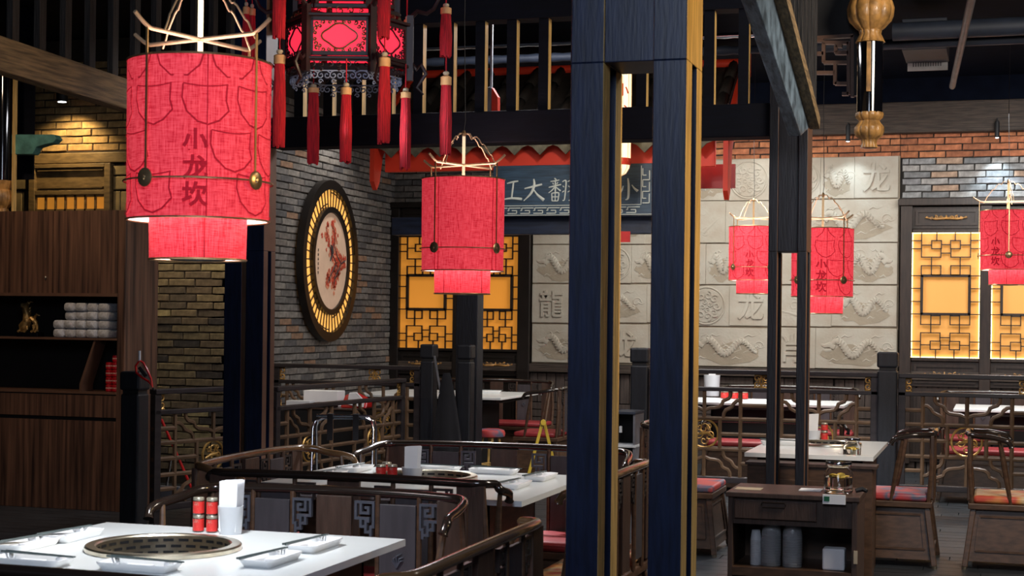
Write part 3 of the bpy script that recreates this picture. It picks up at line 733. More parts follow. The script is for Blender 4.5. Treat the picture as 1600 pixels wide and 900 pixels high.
# silvery ducts seen through the slats
for i, (px0, px1, py, r, D, mt, lb) in enumerate(((655, 1205, 34, .05, 12.6, 'steel', 'upper silvery duct seen through the openings of the slatted frame'), (655, 1205, 76, .022, 11.6, 'chrome', 'middle silvery duct seen through the openings of the slatted frame'), (655, 1205, 98, .030, 10.6, 'duct', 'lowest grey duct seen through the openings of the slatted frame'))):
    a, b = ony(px0, py, D), ony(px1, py, D); m = MB(); n = 40; m.tube([a.lerp(Vector((b.x, b.y, a.z)), t / n) for t in range(n + 1)], [r * (1 + .12 * math.sin(t * 2.7 + i)) for t in range(n + 1)], 12)
    tag(m.build('ceiling_duct', mt, None, True), lb, 'duct')

# spot lamps on the wall tops
def spot_lamp(px, py, Y, aim, e, col, label, ang=70, r=.022, h=.16, mat='black', gap=.0):
    p = ony(px, py, Y); t = thing('spot_lamp', label, 'lamp', p)
    MB().lathe([(r * .8, h / 2), (r, h * .42), (r, -h / 2), (r * .8, -h / 2)], 16).build('housing', mat, t, True)
    MB().lathe([(r * .7, -h / 2 + .004), (r * .7, -h / 2 - .003)], 16).build('lens', 'lamp_face', t)
    MB().tube([(0, 0, h / 2), (0, 0, h / 2 + .02), (0, (YS if Y < 13 else YB) - p.y, h / 2 + .02)], .007, 6).build('stem', mat, t)
    light('SPOT', 'spot_light', p + Vector((0, 0, -h / 2 - .02)), aim, e, col, .02, ang, .7)
    return t
spot_lamp(1325, 208, YB - .32, ony(1335, 420, YB), 13, (.74, .90, 1.0), 'small black spot lamp washing the stone relief', 95)
spot_lamp(1558, 202, YB - .22, ony(1560, 380, YB), 34, (.74, .90, 1.0), 'small black spot lamp above the grey bricks at right', 75)
spot_lamp(97, 150, YS - .3, ony(110, 320, YS), 34, (1.0, .72, .34), 'black track spot lamp on the brick wall under the slanting beam', 120, .05, .10)
for px, py, aim, Y, e, c in ((270, 395, (300, 620), YS, 32, (1, .86, .62)),):  # bare wall-wash light added for the ochre bricks
    light('SPOT', 'spot_light', (ony(px, 280, YS).x + .2, YS - .5, 2.9), ony(aim[0], aim[1], YS), e, c, .05, 90)
light('SPOT', 'spot_light', (XL + .55, 14.0, 3.5), (XL, 14.0, 1.6), 34, (1, .93, .85), .08, 110)  # bare wall-wash lights added for the left wall and the relief
light('SPOT', 'spot_light', (XL + .6, 12.9, 3.5), (XL, 12.9, 1.6), 22, (1, .95, .9), .08, 110)
light('SPOT', 'spot_light', (-3.6, YB - .6, 3.4), (-4.0, YB, 1.5), 15, (1, .97, .86), .08, 110)
light('SPOT', 'spot_light', (-2.2, YB - .6, 3.4), (-2.2, YB, 1.5), 11, (1, .97, .9), .08, 110)

# ================================================================== PAVILION TIMBERS
YP = 8.0
# --- near column: four painted legs around a slot, solid head
def cluster_column(name, label, ox, oy, w, d, leg_w, leg_d, z_head, z_top, z_bot, mat, raw, inset=.02, notch=.012):
    t = thing(name, label, 'column', (ox, oy, z_bot))
    H_ = z_head - z_bot
    for ix in (0, 1):
        for iy in (0, 1):
            x0 = ix * (w - leg_w); y0 = iy * (d - leg_d); m = MB()
            m.box(x0, y0, 0, x0 + leg_w, y0 + leg_d, H_, 0, 1)
            m.build('leg', [mat, raw], t, bevel=.003)
    m = MB(); m.box(0, 0, H_, leg_w, d, z_top - z_bot, 0, 1); m.box(w - leg_w, 0, H_, w, d, z_top - z_bot, 0, 1); m.box(leg_w, .008, H_, w - leg_w, d - .008, z_top - z_bot)
    m.build('column_head', [mat, raw], t, bevel=.003)
    m = MB()
    for x0 in (0, w - leg_w): m.box(x0 + leg_w * .3, leg_d, 0, x0 + leg_w * .62, d - leg_d, H_)
    m.build('core_board', 'black', t)
    return t
D0 = 4.72
pa = atd(891, 450, D0); pb = atd(1076, 450, D0)
cw = (Vector((pb.x - pa.x, pb.y - pa.y))).length
cx0 = ony(888, 450, 4.55).x; cx1 = ony(1069, 450, 4.55).x; cw = cx1 - cx0; lw = ony(939, 450, 4.55).x - cx0
cluster_column('timber_column', 'large near navy painted timber column with pale raw side faces, right of centre', cx0, 4.55, cw, .25, lw, .085, ony(970, 96, 4.55).z, CEIL - .005, 0, 'painted', 'raw_wood')
# --- rear right column and rear left column
rx0 = ony(1199, 500, YP).x; rx1 = ony(1259, 500, YP).x
cluster_column('timber_column', 'narrow slotted black column standing behind the serving cabinet', rx0, YP, rx1 - rx0, .20, ony(1213, 500, YP).x - rx0, .05, ony(1230, 393, YP).z, CEIL - .005, 0, 'painted_far', 'cabinet_edge')
lx0 = ony(350, 500, YP).x; lx1 = ony(411, 500, YP).x
cluster_column('timber_column', 'black slotted column at left between the brick wall and the round picture', lx0, YP, lx1 - lx0, .15, ony(377, 500, YP).x - lx0, .055, ony(380, 392, YP).z, CEIL - .005, 0, 'painted', 'cabinet_edge')
# --- rear beam and the slatted frieze above it
bz0 = ony(820, 221, YP).z; bz1 = ony(820, 171, YP).z; tz0 = ony(820, 27, YP).z
tag(MB().box(lx1 + .02, YP + .02, bz0, rx0 + .01, YP + .18, bz1).build('frieze_beam', 'black_beam', bevel=.006), 'long black horizontal beam between the two rear columns above the middle lantern', 'beam')
fr = thing('slatted_frieze', 'row of upright black slats over the rear beam', 'frieze', (0, YP, 0))
MB().box(lx1 + .02, .03, tz0, rx0, .16, CEIL - .01).build('top_board', 'black_beam', fr)
x = ony(641, 100, YP).x - 4 * .1717; stp = (ony(991, 100, YP).x - ony(641, 100, YP).x) / 7
x = ony(641, 100, YP).x; x -= math.floor((x - lx1 - .05) / stp) * stp
while x < rx0 - .05:
    MB().box(x, .05, bz1, x + .055, .105, tz0, 0, 1).build('slat', ['black_beam', 'raw_wood'], fr); x += stp
# --- left side beam running towards the camera, slats over it
xs = lx0 + .14
za = onx(200, 122, xs).z; zb = onx(200, 170, xs).z
lb = thing('side_beam', 'old brown timber side beam slanting over the cabinet, with dark slats above', 'beam', (xs, 0, 0))
a_t, a_b = onx(10, 58, xs), onx(10, 108, xs); b_t, b_b = onx(330, 168, xs), onx(330, 215, xs)
sl_t = (b_t.z - a_t.z) / (b_t.y - a_t.y); y0, y1 = 3.2, YP
zt0 = a_t.z + (y0 - a_t.y) * sl_t; zt1 = a_t.z + (y1 - a_t.y) * sl_t; hh = .5 * ((a_t.z - a_b.z) + (b_t.z - b_b.z))
m = MB(); m.add([(-.08, y0, zt0 - hh), (.0, y0, zt0 - hh), (.0, y0, zt0), (-.08, y0, zt0), (-.08, y1, zt1 - hh), (.0, y1, zt1 - hh), (.0, y1, zt1), (-.08, y1, zt1)], [(0, 1, 2, 3), (5, 4, 7, 6), (1, 5, 6, 2), (4, 0, 3, 7), (3, 2, 6, 7), (0, 4, 5, 1)])
m.build('timber', 'raw_beam', lb, bevel=.006)
y = 4.2; r_ = random.Random(4)
while y < YP - .05:
    zz = zt0 + (y - y0) * sl_t; MB().box(-.045, y, zz, -.015, y + .05, CEIL - .01).build('slat', 'slat_wood', lb); y += .20
# --- raking beam at the rear right column with thin slats beside it
xr = rx0 + .16
p0, p1 = onx(1232, 206, xr), onx(1158, 0, xr); q0 = onx(1246, 200, xr); q1 = onx(1188, 0, xr)
rb = thing('raking_beam', 'blue grey raking timber rising from the narrow rear column towards the viewer', 'beam', (xr, 0, 0))
d = (p1 - p0); e = p1 + d * .35; d2 = (q1 - q0); e2 = q1 + d2 * .35
m = MB(); vs = []
for dx in (-.0, .06): vs += [(dx, p0.y, p0.z - .02), (dx, q0.y, q0.z), (dx, e2.y, e2.z), (dx, e.y, e.z)]
m.add(vs, [(0, 1, 2, 3), (7, 6, 5, 4), (0, 4, 5, 1), (1, 5, 6, 2), (2, 6, 7, 3), (3, 7, 4, 0)]); m.build('timber', 'raking_blue', rb, bevel=.006)
m = MB(); a = q0 + Vector((.0, 0, .02)); b = e2 + Vector((0, 0, .02)); m.bar((.085, a.y, a.z), (.085, b.y, b.z), .05, .06); m.build('edge_board', 'raw_beam', rb)
for i in range(12):
    t = i / 12; yy = q0.y * (1 - t) + e2.y * t; zz = q0.z * (1 - t) + e2.z * t
    MB().box(.07, yy - .012, zz + .02, .09, yy + .012, CEIL - .005).build('slat', 'slat_wood', rb)

# ================================================================== STALL WITH RED FASCIA, TILED ROOF AND SIGN
YT = 12.75
st_ = thing('market_stall', 'red fronted stall canopy with a tiled roof and scalloped eaves', 'canopy', (ony(870, 300, YT).x, YT, 0))
ox = st_.location.x
sx0, sx1 = ony(603, 245, YT).x - ox, ony(1118, 245, YT).x - ox
ez = ony(850, 222, YT).z; rz0 = ony(850, 265, YT).z
MB().box(sx0, -.02, rz0, sx1, .03, ez + .03).build('fascia', 'stall_red', st_, bevel=.004)
ridge = ony(850, 121, YT + .9).z
# roof sheet and its rows of tiles
m = MB(); m.add([(sx0 - .05, -.14, ez + .0), (sx1 + .05, -.14, ez), (sx1 + .05, .9, ridge), (sx0 - .05, .9, ridge), (sx0 - .05, -.14, ez + .05), (sx1 + .05, -.14, ez + .05), (sx1 + .05, .9, ridge + .05), (sx0 - .05, .9, ridge + .05)], [(0, 3, 2, 1), (4, 5, 6, 7), (0, 1, 5, 4), (1, 2, 6, 5), (2, 3, 7, 6), (3, 0, 4, 7)])
m.build('roof_board', 'roof_tile', st_)
n = 13; stp = (sx1 - sx0) / n
dv = Vector((0, 1.04, ridge - ez)); L = dv.length
cov = MB().tube([(0, 0, 0), (0, dv.y / 4.2, dv.z / 4.2)], [.052, .042], 8).mesh('tile', 'roof_tile', True)
lip = MB().prism([(-.5, .5), (-.5, -.02), (-.3, -.12), (0, -.5), (.3, -.12), (.5, -.02), (.5, .5)], (0, 0, 0), (stp * .98, 0, 0), (0, 0, .17), .02).mesh('eave_tile', 'tile_lip')
for i in range(n + 1):
    xx = sx0 + i * stp
    for k in range(4): inst(cov, 'tile', st_, (xx, -.14 + dv.y * k / 4, ez + .06 + dv.z * k / 4))
    if i < n: inst(lip, 'eave_tile', st_, (xx + stp / 2, -.15, ez - .04))
MB().tube([(sx0 - .1, .9, ridge + .06), (sx1 + .1, .9, ridge + .06)], .045, 10).build('ridge', 'stall_red', st_, True)
# curved red bargeboards
def barge(xc, tip_drop):
    m = MB(); pl = [(-.22, ez - .33 - tip_drop), (-.15, ez - .40 - tip_drop), (-.09, ez - .33 - tip_drop), (-.02, ez - .10), (.4, ez + (ridge - ez) * .5 - .02), (.93, ridge - .05), (.93, ridge + .16), (.85, ridge + .12), (.35, ez + (ridge - ez) * .52 + .12), (-.1, ez + .12), (-.22, ez + .02)]
    m.prism(pl, (xc, 0, 0), (0, 1, 0), (0, 0, 1), .04); m.build('bargeboard', 'stall_red', st_)
barge(sx0 - .06, 0); barge(sx1 + .10, .12)
m = MB(); m.prism([(-.10, ez + .02), (.0, ez + .02), (-.02, ez - .42), (-.05, ez - .45), (-.08, ez - .42)], (sx1 - .13, -.06, 0), (1, 0, 0), (0, 0, 1), .03); m.build('fascia_tongue', 'stall_red', st_)
c0, c1, c2, c3 = ony(1085, 286, YT).x - ox, ony(1140, 286, YT).x - ox, ony(1110, 290, YT).z, ony(1110, 252, YT).z
MB().box(c0 - .1, .25, c2, c1, .30, c3).build('side_board', 'dark_red', st_)
# beam under the sign and the posts
zt_, zb_ = ony(830, 338, YT).z, ony(830, 366, YT).z
MB().box(ony(612, 350, YT).x - ox, .0, zb_, ony(1066, 350, YT).x - ox, .12, zt_).build('lintel', 'stall_blue', st_, bevel=.005)
for a, b in ((712, 746), (1030, 1062)): MB().box(ony(a, 480, YT).x - ox, .01, 0, ony(b, 480, YT).x - ox, .17, zb_).build('post', 'painted_far', st_, bevel=.006)
MB().box(ony(616, 300, YT).x - ox, .2, zt_, ony(700, 300, YT).x - ox, .22, zt_ + .001 + (rz0 - zt_) * .02).build('ledge', 'stall_blue', st_)
# blue-white cloth bits behind the middle lantern's top
m = MB(); xa = ony(690, 270, YT).x - ox
for i in range(9): m.lathe([(.02, 0), (.03, .05), (.028, .12), (.015, .17)], 8, (xa + i * .058, .12, rz0 - .20))
m.build('blue_jar', 'duct', st_)
# sign board
sg = thing('sign_board', 'blue wooden sign board with cream brush characters and a key-pattern border', 'sign', (ony(895, 300, YT - .12).x, YT - .12, ony(895, 300, YT - .12).z))
sxa, sxb = ony(770, 300, YT - .12).x - sg.location.x, ony(1021, 300, YT - .12).x - sg.location.x
sza, szb = ony(895, 337, YT - .12).z - sg.location.z, ony(895, 257, YT - .12).z - sg.location.z
MB().box(sxa, 0, sza, sxb, .05, szb).build('board', 'sign_blue', sg, bevel=.006)
STROKES = {   # brush strokes: points in a unit square with the width at each
 '小': [[(.50, .95, .05), (.54, .60, .10), (.52, .10, .09), (.40, .02, .03)], [(.30, .62, .03), (.24, .45, .08), (.08, .25, .10)], [(.68, .66, .03), (.80, .50, .08), (.95, .38, .12)]],
 '大': [[(.08, .56, .05), (.45, .64, .09), (.88, .74, .07)], [(.50, .98, .06), (.52, .70, .11), (.38, .35, .10), (.05, .02, .03)], [(.50, .52, .04), (.68, .28, .09), (.98, .04, .14)]],
 '江': [[(.02, .92, .03), (.14, .84, .10)], [(-.06, .62, .03), (.08, .54, .10)], [(.0, .08, .09), (.10, .20, .07), (.22, .42, .03)], [(.36, .80, .05), (.62, .86, .08), (.88, .90, .06)], [(.66, .84, .07), (.62, .50, .08), (.58, .16, .07)], [(.24, .10, .06), (.60, .14, .09), (1.06, .10, .11)]],
 '翻': [[(.22, 1.0, .05), (.30, .93, .06)], [(.04, .86, .03), (.25, .88, .06), (.44, .92, .04)], [(.14, .80, .03), (.18, .72, .05)], [(.38, .82, .03), (.32, .74, .05)], [(-.04, .60, .04), (.25, .66, .07), (.52, .72, .05)], [(.26, .90, .05), (.26, .60, .07), (.26, .36, .05)], [(.22, .60, .05), (.10, .46, .05), (-.04, .36, .03)], [(.30, .60, .04), (.42, .50, .06), (.50, .44, .07)], [(.10, .34, .05), (.11, .16, .05), (.12, .0, .05)], [(.10, .34, .04), (.28, .36, .06), (.42, .34, .06), (.41, .16, .05), (.38, .0, .05)], [(.12, .18, .03), (.38, .18, .04)], [(.12, .0, .03), (.38, .0, .05)], [(.26, .34, .03), (.26, .0, .03)], [(.58, .84, .03), (.74, .88, .06), (.73, .50, .06), (.68, .06, .05), (.60, .02, .02)], [(.60, .66, .03), (.66, .60, .04)], [(.58, .38, .03), (.67, .44, .04)], [(.82, .84, .03), (1.0, .88, .06), (1.0, .50, .06), (.96, .06, .05), (.88, .02, .02)], [(.85, .66, .03), (.92, .60, .04)], [(.83, .38, .03), (.92, .44, .04)]],
 '龙': [[(.10, .62, .05), (.50, .68, .08), (.85, .74, .05)], [(.44, .96, .05), (.42, .55, .08), (.05, .05, .04)], [(.55, .58, .05), (.56, .16, .08), (.75, .04, .08), (.98, .14, .04)], [(.85, .46, .03), (.62, .26, .06), (.40, .12, .03)], [(.68, .94, .04), (.80, .84, .07)]]}
for px, ch in ((981, '小'), (929, '龙'), (876, '翻'), (834, '大'), (797, '江')):
    x0_ = ony(px, 292, YT - .12).x - sg.location.x; m = MB(); S_ = .19
    for stk in STROKES[ch]:
        P = [Vector(p) for p in stk]; fine = []
        for i in range(len(P) - 1):
            a, b, c, d = P[max(0, i - 1)], P[i], P[i + 1], P[min(len(P) - 1, i + 2)]
            for q in range(5): u = q / 5; fine.append(.5 * ((2 * b) + (c - a) * u + (2 * a - 5 * b + 4 * c - d) * u * u + (3 * b - a - 3 * c + d) * u ** 3))
        fine.append(P[-1]); st = len(m.v)
        m.tube([(x0_ + (p.x - .5) * S_, 0, (p.y - .5) * S_ + .022) for p in fine], [max(.004, p.z * S_ * .52) for p in fine], 8, flat=(0, 1, 0))
        for i in range(st, len(m.v)): v = m.v[i]; m.v[i] = (v[0], -.003 + v[1] * .35, v[2])
    m.build('character', 'sign_cream', sg, True)
m = MB(); hz = .065; kz = sza + .022; xx = sxa + .02; kt = .008; u = .019
while xx < sxb - .12:
    pts = [(0, 0), (0, 3), (4, 3), (4, 1), (2, 1)], [(2, 1), (2, 0)], [(0, 0), (-1.2, 0)], [(4, 3), (5.5, 3)]
    for a, b in (((0, 0), (4.2, 0)), ((4.2, 0), (4.2, 1.6)), ((4.2, 1.6), (2, 1.6)), ((0.6, 3), (6, 3)), ((.6, 3), (.6, 1.6)), ((.6, 1.6), (0, 1.6))):
        m.bar((xx + a[0] * u, -.004, kz + a[1] * u * .8), (xx + b[0] * u, -.004, kz + b[1] * u * .8), .006, kt, (0, 1, 0) if False else (0, 0, 1) if a[1] == b[1] else (1, 0, 0))
    xx += 6 * u
zz = sza + .1
while zz < szb - .06:
    for a, b in (((0, 0), (3, 0)), ((3, 0), (3, 4)), ((0, 2), (1.6, 2)), ((0, 2), (0, 5))):
        m.bar((sxb - .09 + a[0] * u, -.004, zz + a[1] * u), (sxb - .09 + b[0] * u, -.004, zz + b[1] * u), .006, kt, (0, 0, 1) if a[1] == b[1] else (1, 0, 0))
    zz += 5 * u
m.box(sxa + .01, -.006, kz + .062, sxb - .10, .0, kz + .068); m.box(sxb - .105, -.006, kz + .062, sxb - .099, 0, szb - .02); m.box(sxa, -.006, sza + .004, sxb, 0, sza + .010)
m.build('border', 'sign_cream', sg)
# red notice hanging below the beam
q = ony(974, 371, YT - .03); tag(MB().box(q.x - .06, q.y - .01, q.z - .04, q.x + .06, q.y - .004, q.z + .05).build('paper_notice', 'red_label'), 'small red paper strip under the blue stall beam', 'notice')
# two cream lanterns beside the sign
for px, y0_, y1_, lb in ((910, 62, 262, 'tall cream lantern at the left of the near column, mostly hidden by it'), (968, 62, 275, 'tall cream lantern with red writing seen through the near column slot')):
    q = ony(px, 200, 12.2); zt2, zb2 = ony(px, y0_, 12.2).z, ony(px, y1_, 12.2).z; hh_ = zt2 - zb2
    t = thing('cream_lantern', lb, 'lantern', (q.x, q.y, zb2))
    MB().lathe([(.02, 0), (.055, .018), (.082, .06), (.092, .12), (.094, hh_ * .5), (.092, hh_ * .85), (.06, hh_ * .97), (.03, hh_)], 20).build('shade', 'cream_lantern', t, True)
    MB().lathe([(.088, .085), (.093, .09), (.095, .135), (.093, .14)], 20, caps=False).build('band', 'stall_red', t, True)
    m = MB()
    for k in range(12):
        a = k * PI / 6; m.tube([(.022 * math.cos(a), .022 * math.sin(a), 0), (.057 * math.cos(a), .057 * math.sin(a), .018), (.0835 * math.cos(a), .0835 * math.sin(a), .06), (.0935 * math.cos(a), .0935 * math.sin(a), .12), (.0955 * math.cos(a), .0955 * math.sin(a), hh_ * .5), (.0935 * math.cos(a), .0935 * math.sin(a), hh_ * .85)], .0016, 4)
    m.build('rib', 'tassel_gold', t)
    m = MB()
    for k, ch in enumerate('小龙坎'):
        vs, fs = glyph(ch, .11, .003, .001)
        for off in (-.3,):
            pts = []
            for x_, y_, z_ in vs:
                a = -PI / 2 + YAW + off + x_ / .094 + .45; pts.append(((.0965 + z_) * math.cos(a), (.0965 + z_) * math.sin(a), hh_ * (.62 - .155 * k) + y_))
            m.add(pts, fs)
    m.build('lettering', 'stall_red', t)
    MB().tube([(0, 0, hh_), (0, 0, CEIL - zb2)], .004, 5).build('cord', 'black', t)

# ================================================================== RED DRUM LANTERNS
def cyl_text(mb, ch, size, R, a_c, zc, depth=.0015, bold=.001, sx=1):
    vs, fs = glyph(ch, size, depth, bold)
    mb.add([((R + z_) * math.sin(a_c + x_ * sx / R), -(R + z_) * math.cos(a_c + x_ * sx / R), zc + y_) for x_, y_, z_ in vs], fs)
def ribbon(mb, pts, R, w):
    n = len(pts); vs = []
    for i, (s, z) in enumerate(pts):
        a = pts[min(i + 1, n - 1)]; b = pts[max(i - 1, 0)]; dx, dz = a[0] - b[0], a[1] - b[1]; l = math.hypot(dx, dz) or 1
        nx, nz = -dz / l * w / 2, dx / l * w / 2
        for k in (-1, 1): ss = s + k * nx; zz = z + k * nz; vs.append((R * math.sin(ss / R), -R * math.cos(ss / R), zz))
    mb.add(vs, [(2 * i, 2 * i + 1, 2 * i + 3, 2 * i + 2) for i in range(n - 1)])
def drum_lantern(px, py_bottom, D, label, arm0, text_a=None, seam_a=None, spot=0, R=.215, cable_top=CEIL - .005, bulb=2.4):
    base = atd(px, py_bottom, D)
    los = math.atan2(base.x - EYE.x, base.y - EYE.y)         # heading from the camera
    t = thing('drum_lantern', label, 'lantern', base, -los, 'red drum lanterns')
    del t['group']
    hl, hu = .118, .475; Rl = R * .682
    z0, z1, z2 = 0, hl, hl + hu
    MB().lathe([(Rl * .985, 0), (Rl, hl + .02)], 56, caps=False).build('lower_shade', 'shade_red', t, True)
    up = MB().lathe([(R * .985, z1), (R * .995, z1 + hu * .5), (R, z2)], 72, caps=False).build('upper_shade', 'shade_red', t, True)
    MB().lathe([(Rl * .975, .001), (Rl * .985, hl + .01)], 40, caps=False).lathe([(R * .975, z1 + .001), (R * .985, z2)], 48, caps=False).build('liner', 'shade_liner', t, True)
    m = MB()
    m.lathe([(Rl * .97, .004), (Rl * .60, .004), (Rl * .60, .012), (Rl * .97, .012)], 40, caps=False); m.build('diffuser', 'shade_liner', t, True)
    MB().lathe([(Rl * .62, .006), (Rl * .55, -.002), (Rl * .3, .03), (Rl * .3, .05)], 32).build('downlight', 'black', t, True)
    m = MB()
    def rim(rr, z, th=.0035): m.tube([(rr * math.cos(k * PI / 36), rr * math.sin(k * PI / 36), z) for k in range(72)], th, 6, True)
    for q_ in ((R * 1.002, z2), (R * .988, z1), (Rl * .988, 0)):
        m = MB(); rim(*q_); m.build('rim', 'brass', t, True)
    belt = MB(); bz = z1 + hu * .24; Rb = R * 1.035
    belt.tube([(Rb * math.cos(k * PI / 36), Rb * math.sin(k * PI / 36), bz) for k in range(72)], .003, 6, True); belt.build('belt_ring', 'brass', t, True)
    az = z2 + .075
    for j in range(2):
        a = arm0 + j * PI / 2; d = Vector((math.sin(a), -math.cos(a), 0)); L = R * 1.27
        pts = [d * (s * L) + Vector((0, 0, az + (.0 if abs(s) < .76 else ((abs(s) - .76) ** 1.35) * .26))) for s in (-1, -.96, -.92, -.88, -.84, -.8, -.76, -.4, 0, .4, .76, .8, .84, .88, .92, .96, 1)]
        MB().tube(pts, .0062, 8).build('cross_arm', 'brass_light', t, True)
        for s in (-1, 1):
            q = d * (s * Rb)
            MB().bar(q + Vector((0, 0, az)), q + Vector((0, 0, bz)), .007, .004, d).build('hanger_rod', 'brass', t)
            m = MB().lathe([(.002, .004), (.021, .004), (.028, 0), (.028, -.003), (.003, -.003)], 16)
            m.lathe([(.009, .003), (.006, .008), (.001, .009)], 10)
            aa = a if s > 0 else a + PI
            m.xf(Matrix.Translation(q * 1.02 + Vector((0, 0, bz))) @ Matrix.Rotation(aa, 4, 'Z') @ Matrix.Rotation(PI / 2, 4, 'X')); m.build('medallion', 'brass', t, True)
            pts = []
            for i in range(17):
                u = i / 16; rr = .02 + R * .78 * u ** .9 + .006 * math.sin(u * 19); zz = az + .155 * (1 - u ** 1.7) + .010 * math.sin(u * 22 + 1)
                pts.append(d * (s * rr) + Vector((0, 0, zz)))
            perp = Vector((-d.y, d.x, 0)) * R * .16
            for sg_ in (1,): MB().tube([p + perp * sg_ * (i / 16) for i, p in enumerate(pts)], .003, 5).build('wavy_wire', 'brass_light', t, True)
    m = MB(); m.bar((0, 0, z2 - .01), (0, 0, az + .165), .016, .006, (0, 1, 0)); m.lathe([(.008, az + .15), (.012, az + .165), (.006, az + .18)], 10); m.build('centre_bar', 'brass', t)
    m = MB(); q = az + .18; zt = cable_top - base.z; m.tube([(0, 0, q), (.006, 0, q + .05), (-.004, 0, q + (zt - q) * .4), (.002, 0, zt)], .0022, 5); m.build('cable', 'black', t, True)
    # seams
    def seam(Rr, a, za, zb2, par):
        mm = MB(); q = Vector((math.sin(a), -math.cos(a), 0)); mm.bar(q * (Rr * .996) + Vector((0, 0, za)), q * (Rr * 1.002) + Vector((0, 0, zb2)), .0035, .002, q); return mm.build('seam', 'shade_print', par)
    if seam_a is not None: 
        seam(R, seam_a, z1, z2, up)
        lo = [c for c in t.children if c.name.startswith('lower_shade')][0]; seam(Rl, seam_a * .9 + .03, 0, hl, lo)
    else:
        for a in (-.72, -.62, .78, .92): seam(R, a, z1, z2, up)
        lo = [c for c in t.children if c.name.startswith('lower_shade')][0]
        for a in (-.7, .75): seam(Rl, a, 0, hl, lo)
    if text_a is not None:
        m = MB()
        for k, ch in enumerate('小龙坎'): cyl_text(m, ch, .074, R * 1.003, text_a, z1 + hu * (.465 - .163 * k), bold=.0022)
        m.build('lettering', 'shade_print', up)
        m = MB(); Rr = R * 1.0025
        def scale_at(s, z, w_, h_):
            pts = [(s - w_ * .5, z + h_ * .42), (s - w_ * .52, z + h_ * .1), (s - w_ * .42, z - h_ * .22), (s - w_ * .2, z - h_ * .45), (s + .02 * w_, z - h_ * .52), (s + w_ * .25, z - h_ * .42), (s + w_ * .46, z - h_ * .18), (s + w_ * .40, z + h_ * .05), (s + w_ * .42, z + h_ * .45)]
            fine = []
            for i in range(len(pts) - 1):
                for q_ in range(3): f = q_ / 3; fine.append((pts[i][0] * (1 - f) + pts[i + 1][0] * f, pts[i][1] * (1 - f) + pts[i + 1][1] * f))
            fine.append(pts[-1]); ribbon(m, fine, Rr, .0055)
            top = [(s - w_ * .5 + w_ * .92 * q_ / 6, z + h_ * (.43 - .06 * math.sin(PI * q_ / 6))) for q_ in range(7)]; ribbon(m, top, Rr, .004)
        for a, f in ((-.085, .99), (.03, 1.0), (.14, .98)):
            pass
        rowz = [1.0, .70, .42, .16]
        for ri, fz in enumerate(rowz):
            for c_ in range(-3, 4):
                s = c_ * .165 + (ri % 2) * .082 - .06; z = z1 + hu * fz
                if z + .04 > z2:   # only the lower half shows under the rim
                    pts = [(s - .07, z2 - .004), (s - .06, z2 - .035), (s - .025, z2 - .066), (s + .025, z2 - .066), (s + .06, z2 - .035), (s + .07, z2 - .003)]; ribbon(m, pts, Rr, .0055); continue
                if abs(s - text_a * R) < .07 and fz < .5: continue
                if z - .06 < z1: continue
                scale_at(s, z, .14, .125)
        m.build('scale_print', 'shade_print', up)
    light('POINT', 'bulb_light', base + Vector((0, 0, hl + .2)), None, bulb, (1, .75, .6), .06)
    if spot: light('SPOT', 'lantern_light', base + Vector((0, 0, -.02)), base + Vector((0, 0, -2)), spot, (.93, .97, 1.0), .05, 125, .6)
    return t
dg = math.radians
drum_lantern(309, 406, 4.75, 'largest red drum lantern, printed with characters, hanging over the near white table', dg(-43), dg(-3), dg(6), 40)
drum_lantern(722, 459, 8.14, 'plain faced red drum lantern hanging in the middle of the room before the blue sign', dg(-40), None, None, 110)
drum_lantern(1284, 490, 11.0, 'red drum lantern hanging just right of the narrow rear column', dg(-50), dg(-2), dg(8), 90, cable_top=3.85)
drum_lantern(1176, 459, 13.9, 'small far red drum lantern hanging left of the narrow rear column', dg(-50), dg(-8), dg(3), 40)
drum_lantern(1574, 445, 12.6, 'red drum lantern at the right edge, in front of the glowing window', dg(2), dg(-26), dg(-5), 40)

